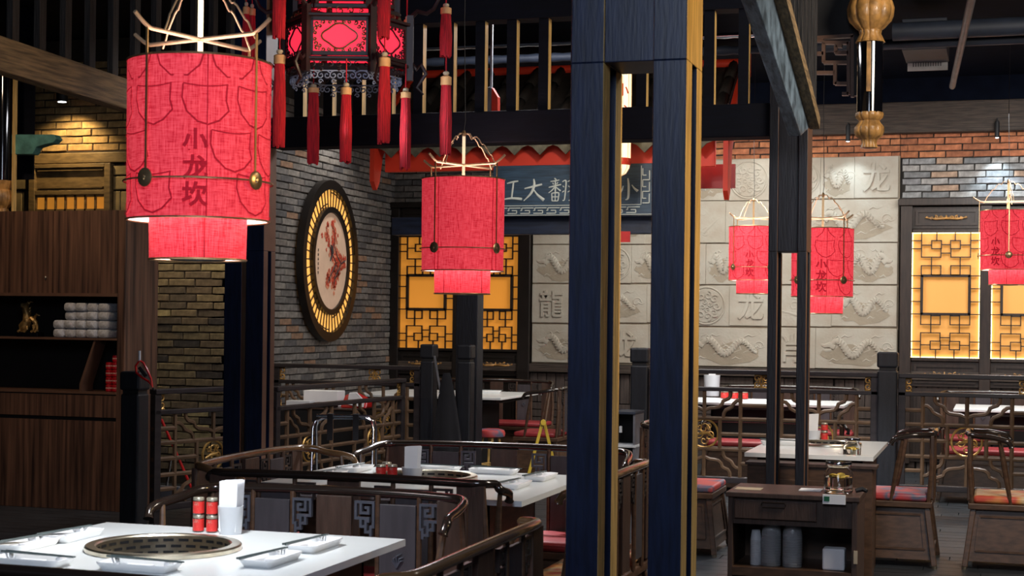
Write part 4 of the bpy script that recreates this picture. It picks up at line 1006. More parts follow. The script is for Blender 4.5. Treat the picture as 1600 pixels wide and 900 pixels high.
# ================================================================== CARVED PALACE LANTERN WITH TASSELS
DP = 6.8
pb_ = atd(541, 60, DP); heading = math.atan2(pb_.x, pb_.y)
pl = thing('palace_lantern', 'dark carved hexagonal palace lantern with glowing red panels and long tassels', 'lantern', pb_, -heading + dg(-7))
def local(px, py, D=DP):
    q = atd(px, py, D) - pb_; return Matrix.Rotation(heading - dg(-7), 3, 'Z') @ q
def hexpt(R_, k): a = -PI / 2 + (k - .5) * PI / 3; return Vector((R_ * math.cos(a), R_ * math.sin(a), 0))
PX = DP / FPX
def tier(R_, zlo, zhi, cart=True):
    for k in range(6):
        a, b = hexpt(R_, k), hexpt(R_, k + 1); d = (b - a).normalized(); nrm = Vector((d.y, -d.x, 0)); Lw = (b - a).length; c = (a + b) / 2
        def P(x, z, o=0): return c + d * x + nrm * o + Vector((0, 0, z))
        fr_ = MB(); t = .016; hw = Lw / 2 - .012
        fr_.bar(P(-hw, zlo + t / 2), P(hw, zlo + t / 2), .016, t); fr_.bar(P(-hw, zhi - t / 2), P(hw, zhi - t / 2), .016, t)
        fr_.bar(P(-hw, zlo), P(-hw, zhi), t, .016, nrm); fr_.bar(P(hw, zlo), P(hw, zhi), t, .016, nrm)
        fo = fr_.build('panel_frame', 'rosewood', pl)
        pn = MB(); hw2 = hw - t * .4; pn.bar(P(0, (zlo + zhi) / 2 - (zhi - zlo) / 2 + t, -.004), P(0, zhi - t, -.004), hw2 * 2, .003, nrm); pn.build('red_pane', 'palace_pane', fo)
        fm = MB(); hgt = zhi - zlo - 2 * t; zc = (zlo + zhi) / 2; ww = hw - t / 2
        # cartouche outline with lobed ends
        cw_, ch_ = ww * .62, hgt * .34
        pts = [];
        for i in range(32):
            tt = 2 * PI * i / 32; rr = 1 + .10 * math.cos(4 * tt); pts.append(P(cw_ * rr * math.cos(tt), zc + ch_ * rr * 1.1 * math.sin(tt), .004))
        fm.tube(pts, .004, 4, True)
        for sx in (-1, 1):
            for sz in (-1, 1):
                for (fx, fz, rr) in ((.86, .80, .14), (.62, .88, .12), (.90, .48, .13), (.38, .90, .10), (.93, .18, .10), (.74, .62, .10), (.15, .9, .09)):
                    sp = spiral(0, 0, rr * min(ww, hgt / 2) * 1.35, 1.0, fx * 9 + fz * 5, 8, sx * sz); cx_, cz_ = sx * fx * ww, zc + sz * fz * hgt / 2
                    fm.tube([P(max(-ww, min(ww, cx_ + u)), max(zlo + t, min(zhi - t, cz_ + v)), .004) for u, v in sp], .0034, 4)
        fm.build('fretwork', 'rosewood_gold' if k == 0 and zhi < .2 else 'rosewood', fo)
R1 = .262
zl, zh = (60 - 100) * PX, (60 - 42) * PX
tier(R1, zl, zh); tier(R1 * .80, zh + .075, zh + .36)
# base mouldings, inner plate, bottom fringe and posts
for z_, R_, th in ((zl - .012, R1 * 1.03, .014), (zh + .008, R1 * 1.05, .014), (zh + .052, R1 * .86, .02)):
    m = MB()
    for k in range(6): m.bar(hexpt(R_, k) + Vector((0, 0, z_)), hexpt(R_, k + 1) + Vector((0, 0, z_)), .022, th)
    m.build('moulding', 'rosewood', pl, bevel=.003)
m = MB(); m.add([tuple(hexpt(R1 * .98, k) + Vector((0, 0, zl - .035))) for k in range(6)], [(5, 4, 3, 2, 1, 0)]); m.add([tuple(hexpt(R1 * .98, k) + Vector((0, 0, zl - .032))) for k in range(6)], [(0, 1, 2, 3, 4, 5)]); m.build('bottom_plate', 'duct', pl)
cr_ = MB()
for k in range(6):
    a, b = hexpt(R1 * .96, k), hexpt(R1 * .96, k + 1); c = (a + b) / 2; d = (b - a).normalized()
    for i in range(5):
        u = (i - 2) * .045; h_ = .034 * (1 - abs(i - 2) * .25)
        cr_.tube([c + d * (u + x_) + Vector((0, 0, zh + .016 + .012 + z_)) for x_, z_ in spiral(0, 0, h_ * .6, 1.1, i, 8, 1 if i < 3 else -1)], .0028, 4)
cr_.build('cresting', 'rosewood_gold', pl)
for col_, R_, z_a, z_b, sz in (('rosewood', R1 * 1.0, zl - .022, zl - .052, 7), ('fret_pale', R1 * .92, zl - .062, zl - .10, 9)):
    m = MB()
    for k in range(6):
        a, b = hexpt(R_, k), hexpt(R_, k + 1)
        for i in range(sz):
            p = a.lerp(b, (i + .5) / sz); d = (b - a).normalized(); hz = abs(z_a - z_b)
            m.tube([p + d * x_ + Vector((0, 0, (z_a + z_b) / 2 + y_)) for x_, y_ in spiral(0, 0, hz * .46, 1.2, 1.5, 9, 1 if i % 2 else -1)], .003, 4)
            if i % 2: m.tube([p + d * x_ + Vector((0, 0, z_b - .008 + y_)) for x_, y_ in spiral(0, 0, hz * .3, 1, 0, 7)], .0028, 4)
        m.bar(a + Vector((0, 0, z_a)), b + Vector((0, 0, z_a)), .006, .005)
    m.build('fringe', col_, pl)
for k in range(6):
    p = hexpt(R1 * 1.06, k); d = p.normalized(); m = MB()
    m.bar(p + Vector((0, 0, zl - .07)), p + Vector((0, 0, zh + .05)), .028, .028, d)
    # scrolled dragon bracket reaching out
    S_ = [(0, .06), (.03, .09), (.07, .08), (.10, .10), (.12, .14), (.10, .17), (.07, .16)]
    m.tube([p + d * a + Vector((0, 0, zh - .02 + b)) for a, b in S_], [.012, .011, .010, .009, .008, .006, .004], 6)
    S_ = [(0, -.02), (.03, -.05), (.05, -.03), (.07, -.07), (.05, -.10), (.03, -.13), (.06, -.16)]
    m.tube([p + d * a + Vector((0, 0, zl + .03 + b)) for a, b in S_], [.010, .010, .009, .009, .008, .007, .004], 6)
    m.build('corner_bracket', 'rosewood', pl, True)
for k in range(6):
    p = hexpt(R1 * .84, k); m = MB(); m.bar(p + Vector((0, 0, zh + .05)), p + Vector((0, 0, zh + .46)), .024, .024, p); m.build('corner_post', 'rosewood', pl)
MB().lathe([(.30, zh + .40), (.12, zh + .52), (.03, zh + .60)], 6, a0=PI / 6).build('crown', 'rosewood', pl)
MB().tube([(0, 0, zh + .6), (0, 0, CEIL - pb_.z)], .006, 6).build('chain', 'black', pl)
def tassel(px, segs, D, rw=9, seed=0):
    rw *= 1.3
    """segs: list of (head_top, head_bottom, skirt_bottom) pixel rows from top to bottom"""
    r = random.Random(seed); k_ = D / FPX
    for i, (h0, h1, s1) in enumerate(segs):
        c0 = local(px, h0, D); tz = lambda py: local(px, py, D).z; sp = rw * k_ / 2
        o = thing_part('tassel', pl)
        sk = MB()
        for q in range(16):
            a = 2 * PI * q / 16; e = r.random() * .05 * (h1 - s1) * k_ * .9
            sk.tube([(c0.x + sp * .55 * math.cos(a), c0.y + sp * .55 * math.sin(a), tz(h1)), (c0.x + sp * .80 * math.cos(a), c0.y + sp * .80 * math.sin(a), tz((h1 + s1) / 2)), (c0.x + sp * (.74 + .1 * r.random()) * math.cos(a), c0.y + sp * .74 * math.sin(a), tz(s1) - e)], [sp * .3, sp * .3, sp * .22], 5)
        sk.build('skirt', 'tassel_red', o, True)
        m = MB(); m.lathe([(sp * .55, tz(h0 + (h1 - h0) * .25)), (sp * .95, tz(h0 + (h1 - h0) * .35)), (sp * .95, tz(h1)), (sp * .8, tz(h1) - .002)], 12, (c0.x, c0.y, 0)); m.build('head', 'tassel_gold', o, True)
        m = MB(); m.lathe([(.001, tz(h0) + .010), (sp * .5, tz(h0) + .004), (sp * .55, tz(h0) - .004), (sp * .3, tz(h0) - .012)], 10, (c0.x, c0.y, 0)); m.build('bead', 'beige', o, True)
        up_ = segs[i - 1][2] - 18 if i else h0 - 40
        MB().tube([(c0.x, c0.y, tz(h0)), (c0.x, c0.y, tz(up_))], .003, 5).build('cord', 'tassel_red', o)
def thing_part(name, parent):
    o = bpy.data.objects.new(name, None); C.objects.link(o); o.parent = parent; return o
tassel(437, [(-75, -60, 62), (80, 100, 232)], DP - .25, 15, 1)
tassel(490, [(134, 145, 258)], DP - .12, 14, 2)
tassel(541, [(132, 148, 256)], DP - .30, 14, 3)
tassel(601, [(-75, -58, 62), (84, 104, 226)], DP - .38, 15, 4)
tassel(634, [(140, 153, 266)], DP - .05, 13, 5)
tassel(697, [(8, 22, 90), (114, 133, 244)], DP + .05, 14, 6)
tassel(385, [(6, 22, 98)], DP + .15, 9, 7); tassel(394, [(9, 24, 97)], DP + .2, 9, 8)
tassel(636, [(28, 38, 58)], DP + .1, 8, 9)
m = MB(); zt = local(541, -95).z
for px, D in ((437, DP - .25), (541, DP - .3), (601, DP - .38), (697, DP + .05), (390, DP + .17)):
    q = local(px, -95, D); m.tube([(0, 0, zt + .02), (q.x * .6, q.y * .6, zt + .03), (q.x, q.y, q.z), (q.x, q.y, q.z - .06)], [.012, .012, .009, .006], 6)
m.build('tassel_arm', 'rosewood', pl, True)

# ================================================================== HANGING GOLD LOTUS POST AND FRETWORK (upper right), plus its twin at the left edge
def lotus(mb, z, R_, h_, lobes=10):
    mb.lathe([(R_ * .55, z), (R_ * .90, z + h_ * .08), (R_ * .98, z + h_ * .16), (R_ * .84, z + h_ * .24), (R_ * .70, z + h_ * .27)], 40, lobes=lobes * 2, amp=.03)
Yq = 9.4
def lotus_post(px, Yq, py_list, label, rad, name='lotus_post'):
    """py_list: y rows: collar flare top, bulb widest, bulb base, foot bottom ; black shaft ; second bulb"""
    c = ony(px, py_list[0], Yq); t = thing(name, label, 'ornament', c); Z = lambda py: ony(px, py, Yq).z - c.z; k_ = (c - EYE).dot(FWD) / FPX
    for part in rad:
        m = MB(); m.lathe([(r_ * k_, Z(py)) for r_, py in part[1]], 80, lobes=part[2], amp=part[3]); m.build(part[0], part[4], t, True)
    return t
lp = lotus_post(1359, 9.4, [130], 'gilded lotus post with a glossy black shaft hanging from the ceiling at right', [
    ('upper_lotus', [(18, -40), (28, -6), (32, 4), (35, 14), (34, 26), (31, 34), (27, 38), (22, 44), (17, 48), (16, 54), (22, 67), (14, 68)], 10, .05, 'gilt_wood'),
    ('shaft', [(20, 64), (20, 177)], 0, 0, 'black_gloss'),
    ('lower_lotus', [(20, 176), (21, 179), (20, 184), (15, 189), (17, 193), (22, 199), (22, 206), (20, 212), (16, 216), (12, 219), (11, 224), (13, 231), (8, 232)], 10, .05, 'gilt_wood'),
    ('shaft_top', [(26, -160), (26, -38)], 0, 0, 'black_gloss')])
MB().box(-.012, -.095, -.06, .012, -.075, .23).build('gilt_strip', 'gilt_wood', lp)
fk = thing('fretwork_bracket', 'brown key-pattern fretwork bracket hanging left of the gilded lotus post', 'bracket', ony(1305, 100, 9.62))
m = MB(); F_ = lambda px, py: ony(px, py, 9.62) - fk.location
for a, b in (((1268, 64), (1287, 64)), ((1287, 68), (1287, 98)), ((1268, 84), (1287, 84)), ((1287, 98), (1326, 98)), ((1326, 66), (1326, 148)), ((1287, 67), (1326, 67)), ((1305, 83), (1326, 83)), ((1306, 72), (1306, 83)), ((1306, 72), (1316, 72)), ((1305, 98), (1305, 132)), ((1305, 131), (1324, 131)), ((1268, 114), (1305, 114)), ((1316, 147), (1326, 147)), ((1268, 60), (1334, 56)), ((1332, 56), (1332, 152))):
    p, q = F_(*a), F_(*b); horiz = abs(a[1] - b[1]) < abs(a[0] - b[0]); m.bar(p, q, .045, .02, (0, 0, 1) if horiz else (1, 0, 0))
m.build('fretwork', 'cabinet_edge', fk); 
m = MB(); a, b = F_(1333, 150), F_(1344, -20); m.box(a.x, -.02, a.z, b.x, .05, b.z); m.build('hanging_strut', 'black', fk)
m = MB(); a, b = F_(1262, 60), F_(1340, -30); m.box(a.x, .0, a.z + .0, b.x, .04, b.z); m.build('back_board', 'black', fk)
lp2 = lotus_post(3, 10.3, [300], 'gilded lotus post foot hanging at the left edge below a teal bracket', [
    ('shaft', [(17, 120), (17, 282)], 0, 0, 'black_gloss'), ('lower_lotus', [(12, 280), (17, 283), (16, 290), (13, 296), (16, 302), (17, 312), (14, 320), (10, 326), (11, 333), (6, 335)], 10, .03, 'gilt_wood')])
MB().box(.10, -.02, -.2, .115, .02, 1.6).build('gilt_strip', 'raw_wood', lp2)
tb = MB(); q = ony(15, 210, 10.3)
F2 = lambda px, py: (ony(px, py, 10.3).x, ony(px, py, 10.3).z)
tb.prism([F2(14, 210), F2(84, 210), F2(88, 217), F2(82, 223), F2(68, 226), F2(56, 230), F2(50, 241), F2(14, 241)], (0, 10.3, 0), (1, 0, 0), (0, 0, 1), -.09)
tag(tb.build('beam_end', 'teal', bevel=.006), 'teal painted scrolled beam end at the left edge above the lattice window', 'bracket')
tag(MB().box(F2(-60, 241)[0], 10.5, F2(0, 240)[1] - .0, F2(14, 241)[0] - .2, 10.6, F2(0, 210)[1]).build('black_rail', 'black'), 'short black rail at the left edge behind the gilded post', 'rail')
tag(MB().box(F2(-30, 120)[0], 10.62, F2(0, 275)[1], F2(17, 120)[0], 10.6, CEIL - .005).build('black_post', 'black_beam'), 'black upright at the left edge above the gilded post foot', 'post')

hs = thing('hanging_sign', 'small grey sign with a red side hanging behind the slatted frieze', 'sign', ony(767, 160, 9.0))
F4 = lambda px, py: ony(px, py, 9.0) - hs.location
a, b = F4(756, 182), F4(769, 137); MB().box(a.x, -.03, a.z, b.x, .03, b.z).build('grey_face', 'duct_pale', hs, bevel=.002)
m = MB(); m.prism([(F4(*v).x, F4(*v).z) for v in ((769.5, 182), (779, 182), (779, 152), (770, 137))], (0, .03, 0), (1, 0, 0), (0, 0, 1), .05); m.build('red_face', 'stall_red', hs)
a, b = F4(766, 137), F4(770, 70); MB().box(a.x, -.008, a.z, b.x, .008, CEIL - hs.location.z - .005).build('hanging_rod', 'vent_white', hs)

# ================================================================== SEATS
FRET = ["########", "#.#....#", "#.#.##.#", "#.#..#.#", "#.####.#", "#......#", "######.#", "..#.##.#", "..#.#..#", "..###.##", "....#.#.", "....###.", "......#."]
def fret_mesh(mat, s, cell=.0095):
    m = MB()
    for r, row in enumerate(FRET):
        for c, ch in enumerate(row):
            if ch == '#':
                x = (c - 7) * cell if s > 0 else (7 - c) * cell - cell
                m.box(x, -.007, -(r + 1) * cell, x + cell, .007, -r * cell)
    return m.mesh('fret', mat)
FM = {(m, s): fret_mesh(m, s) for m in ('fret_dark', 'fret_grey') for s in (1, -1)}
def carved_sprig(parent, x, z, mat):
    m = MB()
    for i, (a, r_) in enumerate(((0, .016), (.6, .012), (-.6, .012), (1.2, .01), (-1.2, .01))):
        m.tube([(x, -.014, z - .02), (x + math.sin(a) * r_ * 1.6, -.017, z + math.cos(a) * r_ * 1.4), (x + math.sin(a + .5) * r_ * 2.3, -.014, z + math.cos(a) * r_ * 2)], [.003, .0035, .001], 4)
    m.build('carving', mat, parent)
def seat(name, label, cat, loc, rz, w, depth=.42, rail_mat='chair_rail', cush='cushion_print', arm=.36, rail_z=.83, arm_z=.80, fret='fret_dark', knob=True, group=None, base=True, back_panels=True, wood='chair_wood', lean=.0, seat_w=None):
    t = thing(name, label, cat, loc, rz, group)
    hw = w / 2; zs = .40
    # rail: a horseshoe whose arms sweep forward and curl outward
    P = []
    left = [(-hw - .015, -arm - .02, arm_z - .045), (-hw - .020, -arm, arm_z - .015), (-hw - .010, -arm + .05, arm_z), (-hw, -arm * .5, arm_z + .010), (-hw + .015, -.07, rail_z - .005), (-hw + .05, -.015, rail_z), (-hw + .12, 0, rail_z + .002), (-hw * .5, .008, rail_z + .006)]
    pts = left + [(0, .01, rail_z + .008)] + [(-x, y, z) for x, y, z in left[::-1]]
    fine = []
    for i in range(len(pts) - 1):
        p0, p1, p2, p3 = [Vector(pts[max(0, min(len(pts) - 1, k))]) for k in (i - 1, i, i + 1, i + 2)]
        for q in range(4):
            u = q / 4; fine.append(.5 * ((2 * p1) + (-p0 + p2) * u + (2 * p0 - 5 * p1 + 4 * p2 - p3) * u * u + (-p0 + 3 * p1 - 3 * p2 + p3) * u ** 3))
    fine.append(Vector(pts[-1])); n = len(fine)
    MB().tube(fine, [.0165 if 3 < i < n - 4 else .0145 + (.004 if i in (0, n - 1) and knob else 0) for i in range(n)], 12).build('rail', rail_mat, t, True)
    # arm posts
    for s in (-1, 1):
        MB().tube([(s * (hw - .04), -arm - .02, zs), (s * (hw - .018), -arm + .02, .62), (s * (hw + .0), -arm + .05, arm_z - .005)], [.012, .015, .009], 8).build('arm_post', wood, t, True)
        MB().tube([(s * (hw - .035), -.02, zs), (s * (hw - .03), -.005, .6), (s * (hw - .045), -.008, rail_z - .01)], [.014, .014, .011], 8).build('back_post', wood, t, True)
    # backrest panels and pierced brackets
    if back_panels:
        def brown(xc, ww): return MB().box(xc - ww / 2, -.012, zs + .02, xc + ww / 2, .006, rail_z - .008).build('splat', 'chair_panel', t, bevel=.002)
        def greyp(xc, ww):
            for s in (-1, 1): MB().tube([(xc + s * (ww / 2 + .010), 0, zs), (xc + s * (ww / 2 + .010), 0, rail_z)], .010, 8).build('post', wood, t, True)
            o_ = MB().box(xc - ww / 2, -.010, zs + .04, xc + ww / 2, .004, rail_z - .03).build('panel', 'chair_panel_grey', t, bevel=.002); carved_sprig(o_, xc, .60, 'fret_grey')
            return o_
        if w > .8:
            P = [('b', 0, .135), ('g', -.232 * w, .135), ('g', .232 * w, .135), ('b', -.425 * w, .11), ('b', .425 * w, .11)]
        else: P = [('g', 0, .13), ('b', -.38 * w, .07), ('b', .38 * w, .07)]
        for k, xc, ww in P: (brown if k == 'b' else greyp)(xc, ww)
        P.sort(key=lambda q: q[1])
        for a, b in zip(P[:-1], P[1:]):
            xl = a[1] + a[2] / 2 + (.02 if a[0] == 'g' else 0); xr_ = b[1] - b[2] / 2 - (.02 if b[0] == 'g' else 0)
            if xr_ - xl > .02:
                if a[0] == 'g': inst(FM[(fret, -1)], 'fret', t, (xl, -.002, rail_z - .022))
                if b[0] == 'g': inst(FM[(fret, 1)], 'fret', t, (xr_ - .0095, -.002, rail_z - .022))
    # seat board, cushion, box base and splayed legs
    if seat_w: hw = seat_w / 2
    MB().box(-hw + .01, -depth, zs - .035, hw - .01, .0, zs).build('seat_board', wood, t, bevel=.005)
    m = MB(); m.box(-hw + .03, -depth - .0, zs, hw - .03, -.03, zs + .045); m.build('cushion', cush, t, smooth=True, bevel=.016)
    if base:
        sp = .05; b0, b1, f0, f1 = -hw + .05, hw - .05, -depth + .03, -.03
        bt = MB(); zb_, zt_ = .06, zs - .035
        for (x0, y0, x1, y1) in ((b0, f0, b1, f0), (b1, f0, b1, f1), (b1, f1, b0, f1), (b0, f1, b0, f0)):
            d = Vector((x1 - x0, y1 - y0, 0)).normalized(); nn = Vector((d.y, -d.x, 0)); e = sp * .8
            A = [Vector((x0, y0, zt_)), Vector((x1, y1, zt_)), Vector((x1, y1, zb_)) + nn * e + d * e, Vector((x0, y0, zb_)) + nn * e - d * e]
            q = MB(); q.add([tuple(v) for v in A] + [tuple(v - nn * .015) for v in A], [(0, 1, 2, 3), (7, 6, 5, 4), (0, 4, 5, 1), (1, 5, 6, 2), (2, 6, 7, 3), (3, 7, 4, 0)])
            pnl = q.build('side_panel', wood, t)
            mo = MB(); Ls = (A[1] - A[0]).length; U = lambda u, v: A[0].lerp(A[1], u).lerp(A[3].lerp(A[2], u), v) + nn * .004
            for a, b in (((.1, .14), (.9, .14)), ((.9, .14), (.9, .80)), ((.9, .80), (.1, .80)), ((.1, .80), (.1, .14))): mo.bar(U(*a), U(*b), .012, .010, nn)
            mo.build('moulding', wood, pnl)
        for sx in (-1, 1):
            for yy, sy in ((f0, -1), (f1, 1)):
                top = Vector((sx * (hw - .045), yy, zs - .03)); bot = Vector((sx * (hw - .045 + sp), yy + sy * sp, .0)); lg = MB(); lg.bar(top, top.lerp(bot, .93), .032, .032, (0, 1, 0)); lo = lg.build('leg', wood, t, bevel=.004)
                MB().tube([top.lerp(bot, .93), bot], [.016, .012], 8).build('foot_tip', 'steel', lo, True)
    return t
TAU4 = PI / 2
seat('bench', 'dark two-seat horseshoe bench behind the near white table, seat towards the viewer', 'bench', (-2.235, 5.12, 0), 0, 1.04, arm=.34, depth=.36, fret='fret_grey')
seat('bench', 'nearest bench, only its black back rail showing at the bottom left edge', 'bench', (-2.33, 3.33, 0), PI, 1.12, rail_z=.81, arm_z=.78, arm=.13, depth=.30, cush='cushion_red')
seat('bench', 'dark two-seat bench with its curved back rail in front of the middle white table', 'bench', (-2.41, 5.60, 0), PI, 1.22, arm=.13, depth=.32, cush='cushion_red', seat_w=.80)
seat('bench', 'brown-railed bench at the left end of the middle table, under the chrome stand', 'bench', (-3.17, 6.32, 0), TAU4, 1.10, rail_mat='chair_rail_brown', cush='cushion_red', depth=.36, arm=.25)
seat('bench', 'bench with shiny golden brown rail slanting out of the bottom, right of the near table', 'bench', (-1.33, 4.06, 0), -TAU4, 1.20, rail_mat='chair_rail_brown', cush='cushion_red', arm=.10, depth=.36)
seat('bench', 'bench with pale brown rail seen in the slot of the large near column', 'bench', (-1.455, 6.3, 0), -TAU4, 1.02, rail_mat='chair_rail_brown', cush='cushion_fire', arm=.12, depth=.30)
seat('bench', 'dark bench with grey carved panels along the far side of the middle table', 'bench', (-2.28, 7.26, 0), 0, 1.30, cush='cushion_red', fret='fret_grey', arm=.30)
# smaller chairs on the right
g = onz(1463, 893, 0); seat('chair', 'chair with red and blue cushion just right of the serving cabinet', 'chair', (g.x - .03, g.y + .27, 0), -TAU4, .50, depth=.42, rail_z=.80, arm_z=.785, arm=.22)
g = onz(1503, 893, 0); seat('chair', 'chair with flame orange cushion at the right edge, its back to the left', 'chair', (g.x + .03, g.y + .27, 0), TAU4, .50, depth=.46, rail_z=.80, arm_z=.785, arm=.22, cush='cushion_fire')
g = onz(1113, 875, 0); seat('chair', 'chair with red and blue cushion between the near column and the serving cabinet', 'chair', (g.x - .47, g.y + .30, 0), TAU4, .54, depth=.46, rail_z=.80, arm_z=.785, arm=.2)
# beyond the balustrade
seat('bench', 'far bench with red seat against the back wall behind the far white table', 'bench', (-4.85, 15.15, 0), 0, 1.25, cush='cushion_red', arm=.25)
seat('chair', 'far chair with red seat facing the far white table, under the sign', 'chair', (-3.74, 13.75, 0), -TAU4, .55, cush='cushion_red', arm=.3)
seat('chair', 'far chair behind the large near column slot, left of a low cabinet', 'chair', (-3.15, 14.2, 0), TAU4, .55, cush='cushion_red', arm=.3)
seat('bench', 'far bench behind the left bay of the carved balustrade, rail catching white light', 'bench', (-1.9, 15.25, 0), 0, 1.3, cush='cushion_red', arm=.25)
seat('bench', 'far bench before the glowing window behind the right bay of the balustrade', 'bench', (.2, 15.1, 0), 0, 1.4, cush='cushion_red', arm=.25)
seat('bench', 'low red-seated bench just behind the left bay of the balustrade', 'bench', (-1.8, 13.2, 0), PI, 1.2, rail_z=.62, arm_z=.58, cush='cushion_red', arm=.1, back_panels=False)
seat('bench', 'low red-seated bench just behind the right bay of the balustrade', 'bench', (.2, 13.2, 0), PI, 1.3, rail_z=.62, arm_z=.58, cush='cushion_red', arm=.1, back_panels=False)
# round stool in the opening
q = onz(767, 671, .47); s = thing('stool', 'small stool with red and blue seat on pale wooden legs in the passage', 'stool', (q.x, q.y, 0))
MB().lathe([(.10, .40), (.125, .41), (.13, .44), (.12, .465), (.09, .475)], 24).build('seat', 'cushion_print', s, True)
for k in range(4):
    a = PI / 4 + k * PI / 2 - YAW; MB().tube([(.07 * math.cos(a), .07 * math.sin(a), .41), (.14 * math.cos(a), .14 * math.sin(a), 0)], [.013, .009], 8).build('leg', 'raw_wood', s, True)
m = MB()
for k in range(4):
    a, b = PI / 4 + k * PI / 2 - YAW, PI / 4 + (k + 1) * PI / 2 - YAW; r_ = .115; m.tube([(r_ * math.cos(a), r_ * math.sin(a), .16), (r_ * math.cos(b), r_ * math.sin(b), .16)], .007, 6)
m.build('stretcher', 'raw_wood', s)

# ================================================================== TABLES
def table(label, x0, x1, y0, y1, grill=None, gr=.24, h=.75, th=.022, base_mat='chair_wood', inset=.10):
    t = thing('hotpot_table' if grill else 'dining_table', label, 'table', ((x0 + x1) / 2, (y0 + y1) / 2, 0)); ox, oy = (x0 + x1) / 2, (y0 + y1) / 2; hx, hy = (x1 - x0) / 2, (y1 - y0) / 2
    m = MB()
    if grill:
        gx, gy = grill[0] - ox, grill[1] - oy; n = 64; vs = []; hr = gr * .86
        for z in (h, h - th):
            for k in range(n):
                a = 2 * PI * k / n; vs.append((gx + hr * math.cos(a), gy + hr * math.sin(a), z))
            for k in range(n):
                a = 2 * PI * k / n; c, s_ = math.cos(a), math.sin(a)
                tx = ((hx - gx) if c > 0 else (-hx - gx)) / c if abs(c) > 1e-6 else 9e9; ty = ((hy - gy) if s_ > 0 else (-hy - gy)) / s_ if abs(s_) > 1e-6 else 9e9
                q = min(tx, ty); vs.append((gx + q * c, gy + q * s_, z))
        # pull the nearest outer vertices onto the exact corners
        for cxn, cyn in ((hx, hy), (-hx, hy), (hx, -hy), (-hx, -hy)):
            i = min(range(n, 2 * n), key=lambda i: (vs[i][0] - cxn) ** 2 + (vs[i][1] - cyn) ** 2); vs[i] = (cxn, cyn, h); vs[i + 2 * n] = (cxn, cyn, h - th)
        fs = []
        for k in range(n):
            l = (k + 1) % n; fs += [(k, n + k, n + l, l), (2 * n + k, 2 * n + l, 3 * n + l, 3 * n + k), (n + k, 3 * n + k, 3 * n + l, n + l), (k, l, 2 * n + l, 2 * n + k)]
        m.add(vs, fs); m.build('tabletop', 'white_stone', t)
        g_ = thing_part('grill', t); g_.location = (gx, gy, h)
        m = MB().lathe([(gr * .86, .001), (gr, .001), (gr, .012), (gr * .98, .017), (gr * .87, .017), (gr * .85, .012)], 64, caps=False); m.build('rim', 'steel', g_, True)
        MB().lathe([(gr * .85, .013), (gr * .85, -.075)], 64, caps=False).build('wall', 'steel', g_, True)
        MB().lathe([(gr * .85, -.075), (gr * .80, -.078)], 48).build('tray', 'black', g_)
        sl = MB()
        for row in range(3):
            for k in range(26):
                a0 = 2 * PI * (k + .5 * (row % 2)) / 26; a1 = a0 + 2 * PI / 26 * .68; zz = .004 - row * .019; r_ = gr * .843
                vs = []
                for j in range(4):
                    a = a0 + (a1 - a0) * j / 3
                    for rr, dz in ((r_, 0), (r_, -.0085)): vs.append((rr * math.cos(a), rr * math.sin(a), zz + dz))
                sl.add(vs, [(2 * j, 2 * j + 1, 2 * j + 3, 2 * j + 2) for j in range(3)])
        o_ = sl.build('slot', 'black', g_); o_['kind'] = 'stuff'
    else: m.box(-hx, -hy, h - th, hx, hy, h); m.build('tabletop', 'white_stone', t, bevel=.003)
    if base_mat:
        i = inset; MB().box(-hx + i, -hy + i, .0, hx - i, hy - i, .08).build('plinth', base_mat, t)
        for a, b, c, d in ((-hx + i, -hy + i, hx - i, -hy + i + .02), (-hx + i, hy - i - .02, hx - i, hy - i), (-hx + i, -hy + i, -hx + i + .02, hy - i), (hx - i - .02, -hy + i, hx - i, hy - i)):
            if grill and (c - a) > (d - b): zz = .30
            else: zz = .08
            MB().box(a, b, zz if False else .08, c, d, h - th - .001).build('side_panel', base_mat, t, bevel=.002)
        MB().box(-hx + .06, -hy + .06, h - th - .035, hx - .06, hy - .06, h - th - .001).build('apron', 'black', t) if not grill else None
    return t
T1 = table('near white table with a round steel grill and six place settings, lower left', -2.87, -1.79, 3.70, 4.66, (-2.385, 4.19), .232)
T2 = table('middle white table with a round steel grill, left of the near column', -2.98, -1.75, 5.80, 6.87, (-2.40, 6.47), .235, inset=.20)
T3 = table('white table with grill behind the serving cabinet at right', -1.30, -.62, 8.46, 9.60, (-.93, 9.2), .19, inset=.06)
table('far white table in front of the dim amber windows', -5.7, -4.25, 13.4, 14.6, base_mat='black', inset=.3)
table('far white table behind the left bay of the carved balustrade', -2.75, -1.25, 13.65, 14.5, base_mat='black', inset=.3)  # base coloured black to stand for the shade behind the balustrade
table('far white table before the glowing window, behind the right bay of the balustrade', -.35, 1.3, 13.65, 14.5, base_mat='black', inset=.3)
# drawer block under the third table
d3 = thing('drawer_unit', 'brown drawer unit tucked under the white table behind the serving cabinet', 'cabinet', (-.95, 8.30, 0))
MB().box(-.31, .0, .02, .34, .155, .70).build('body', 'chair_wood', d3, bevel=.003); MB().box(-.32, -.01, .70, .36, .155, .715).build('top_board', 'chair_panel', d3)
dr = MB().box(-.24, -.015, .50, .2, .0, .63).build('drawer', 'chair_wood', d3, bevel=.003)
MB().tube([(-.06, -.018, .565), (.05, -.018, .565)], .010, 8).build('handle', 'chair_rail', dr, True)

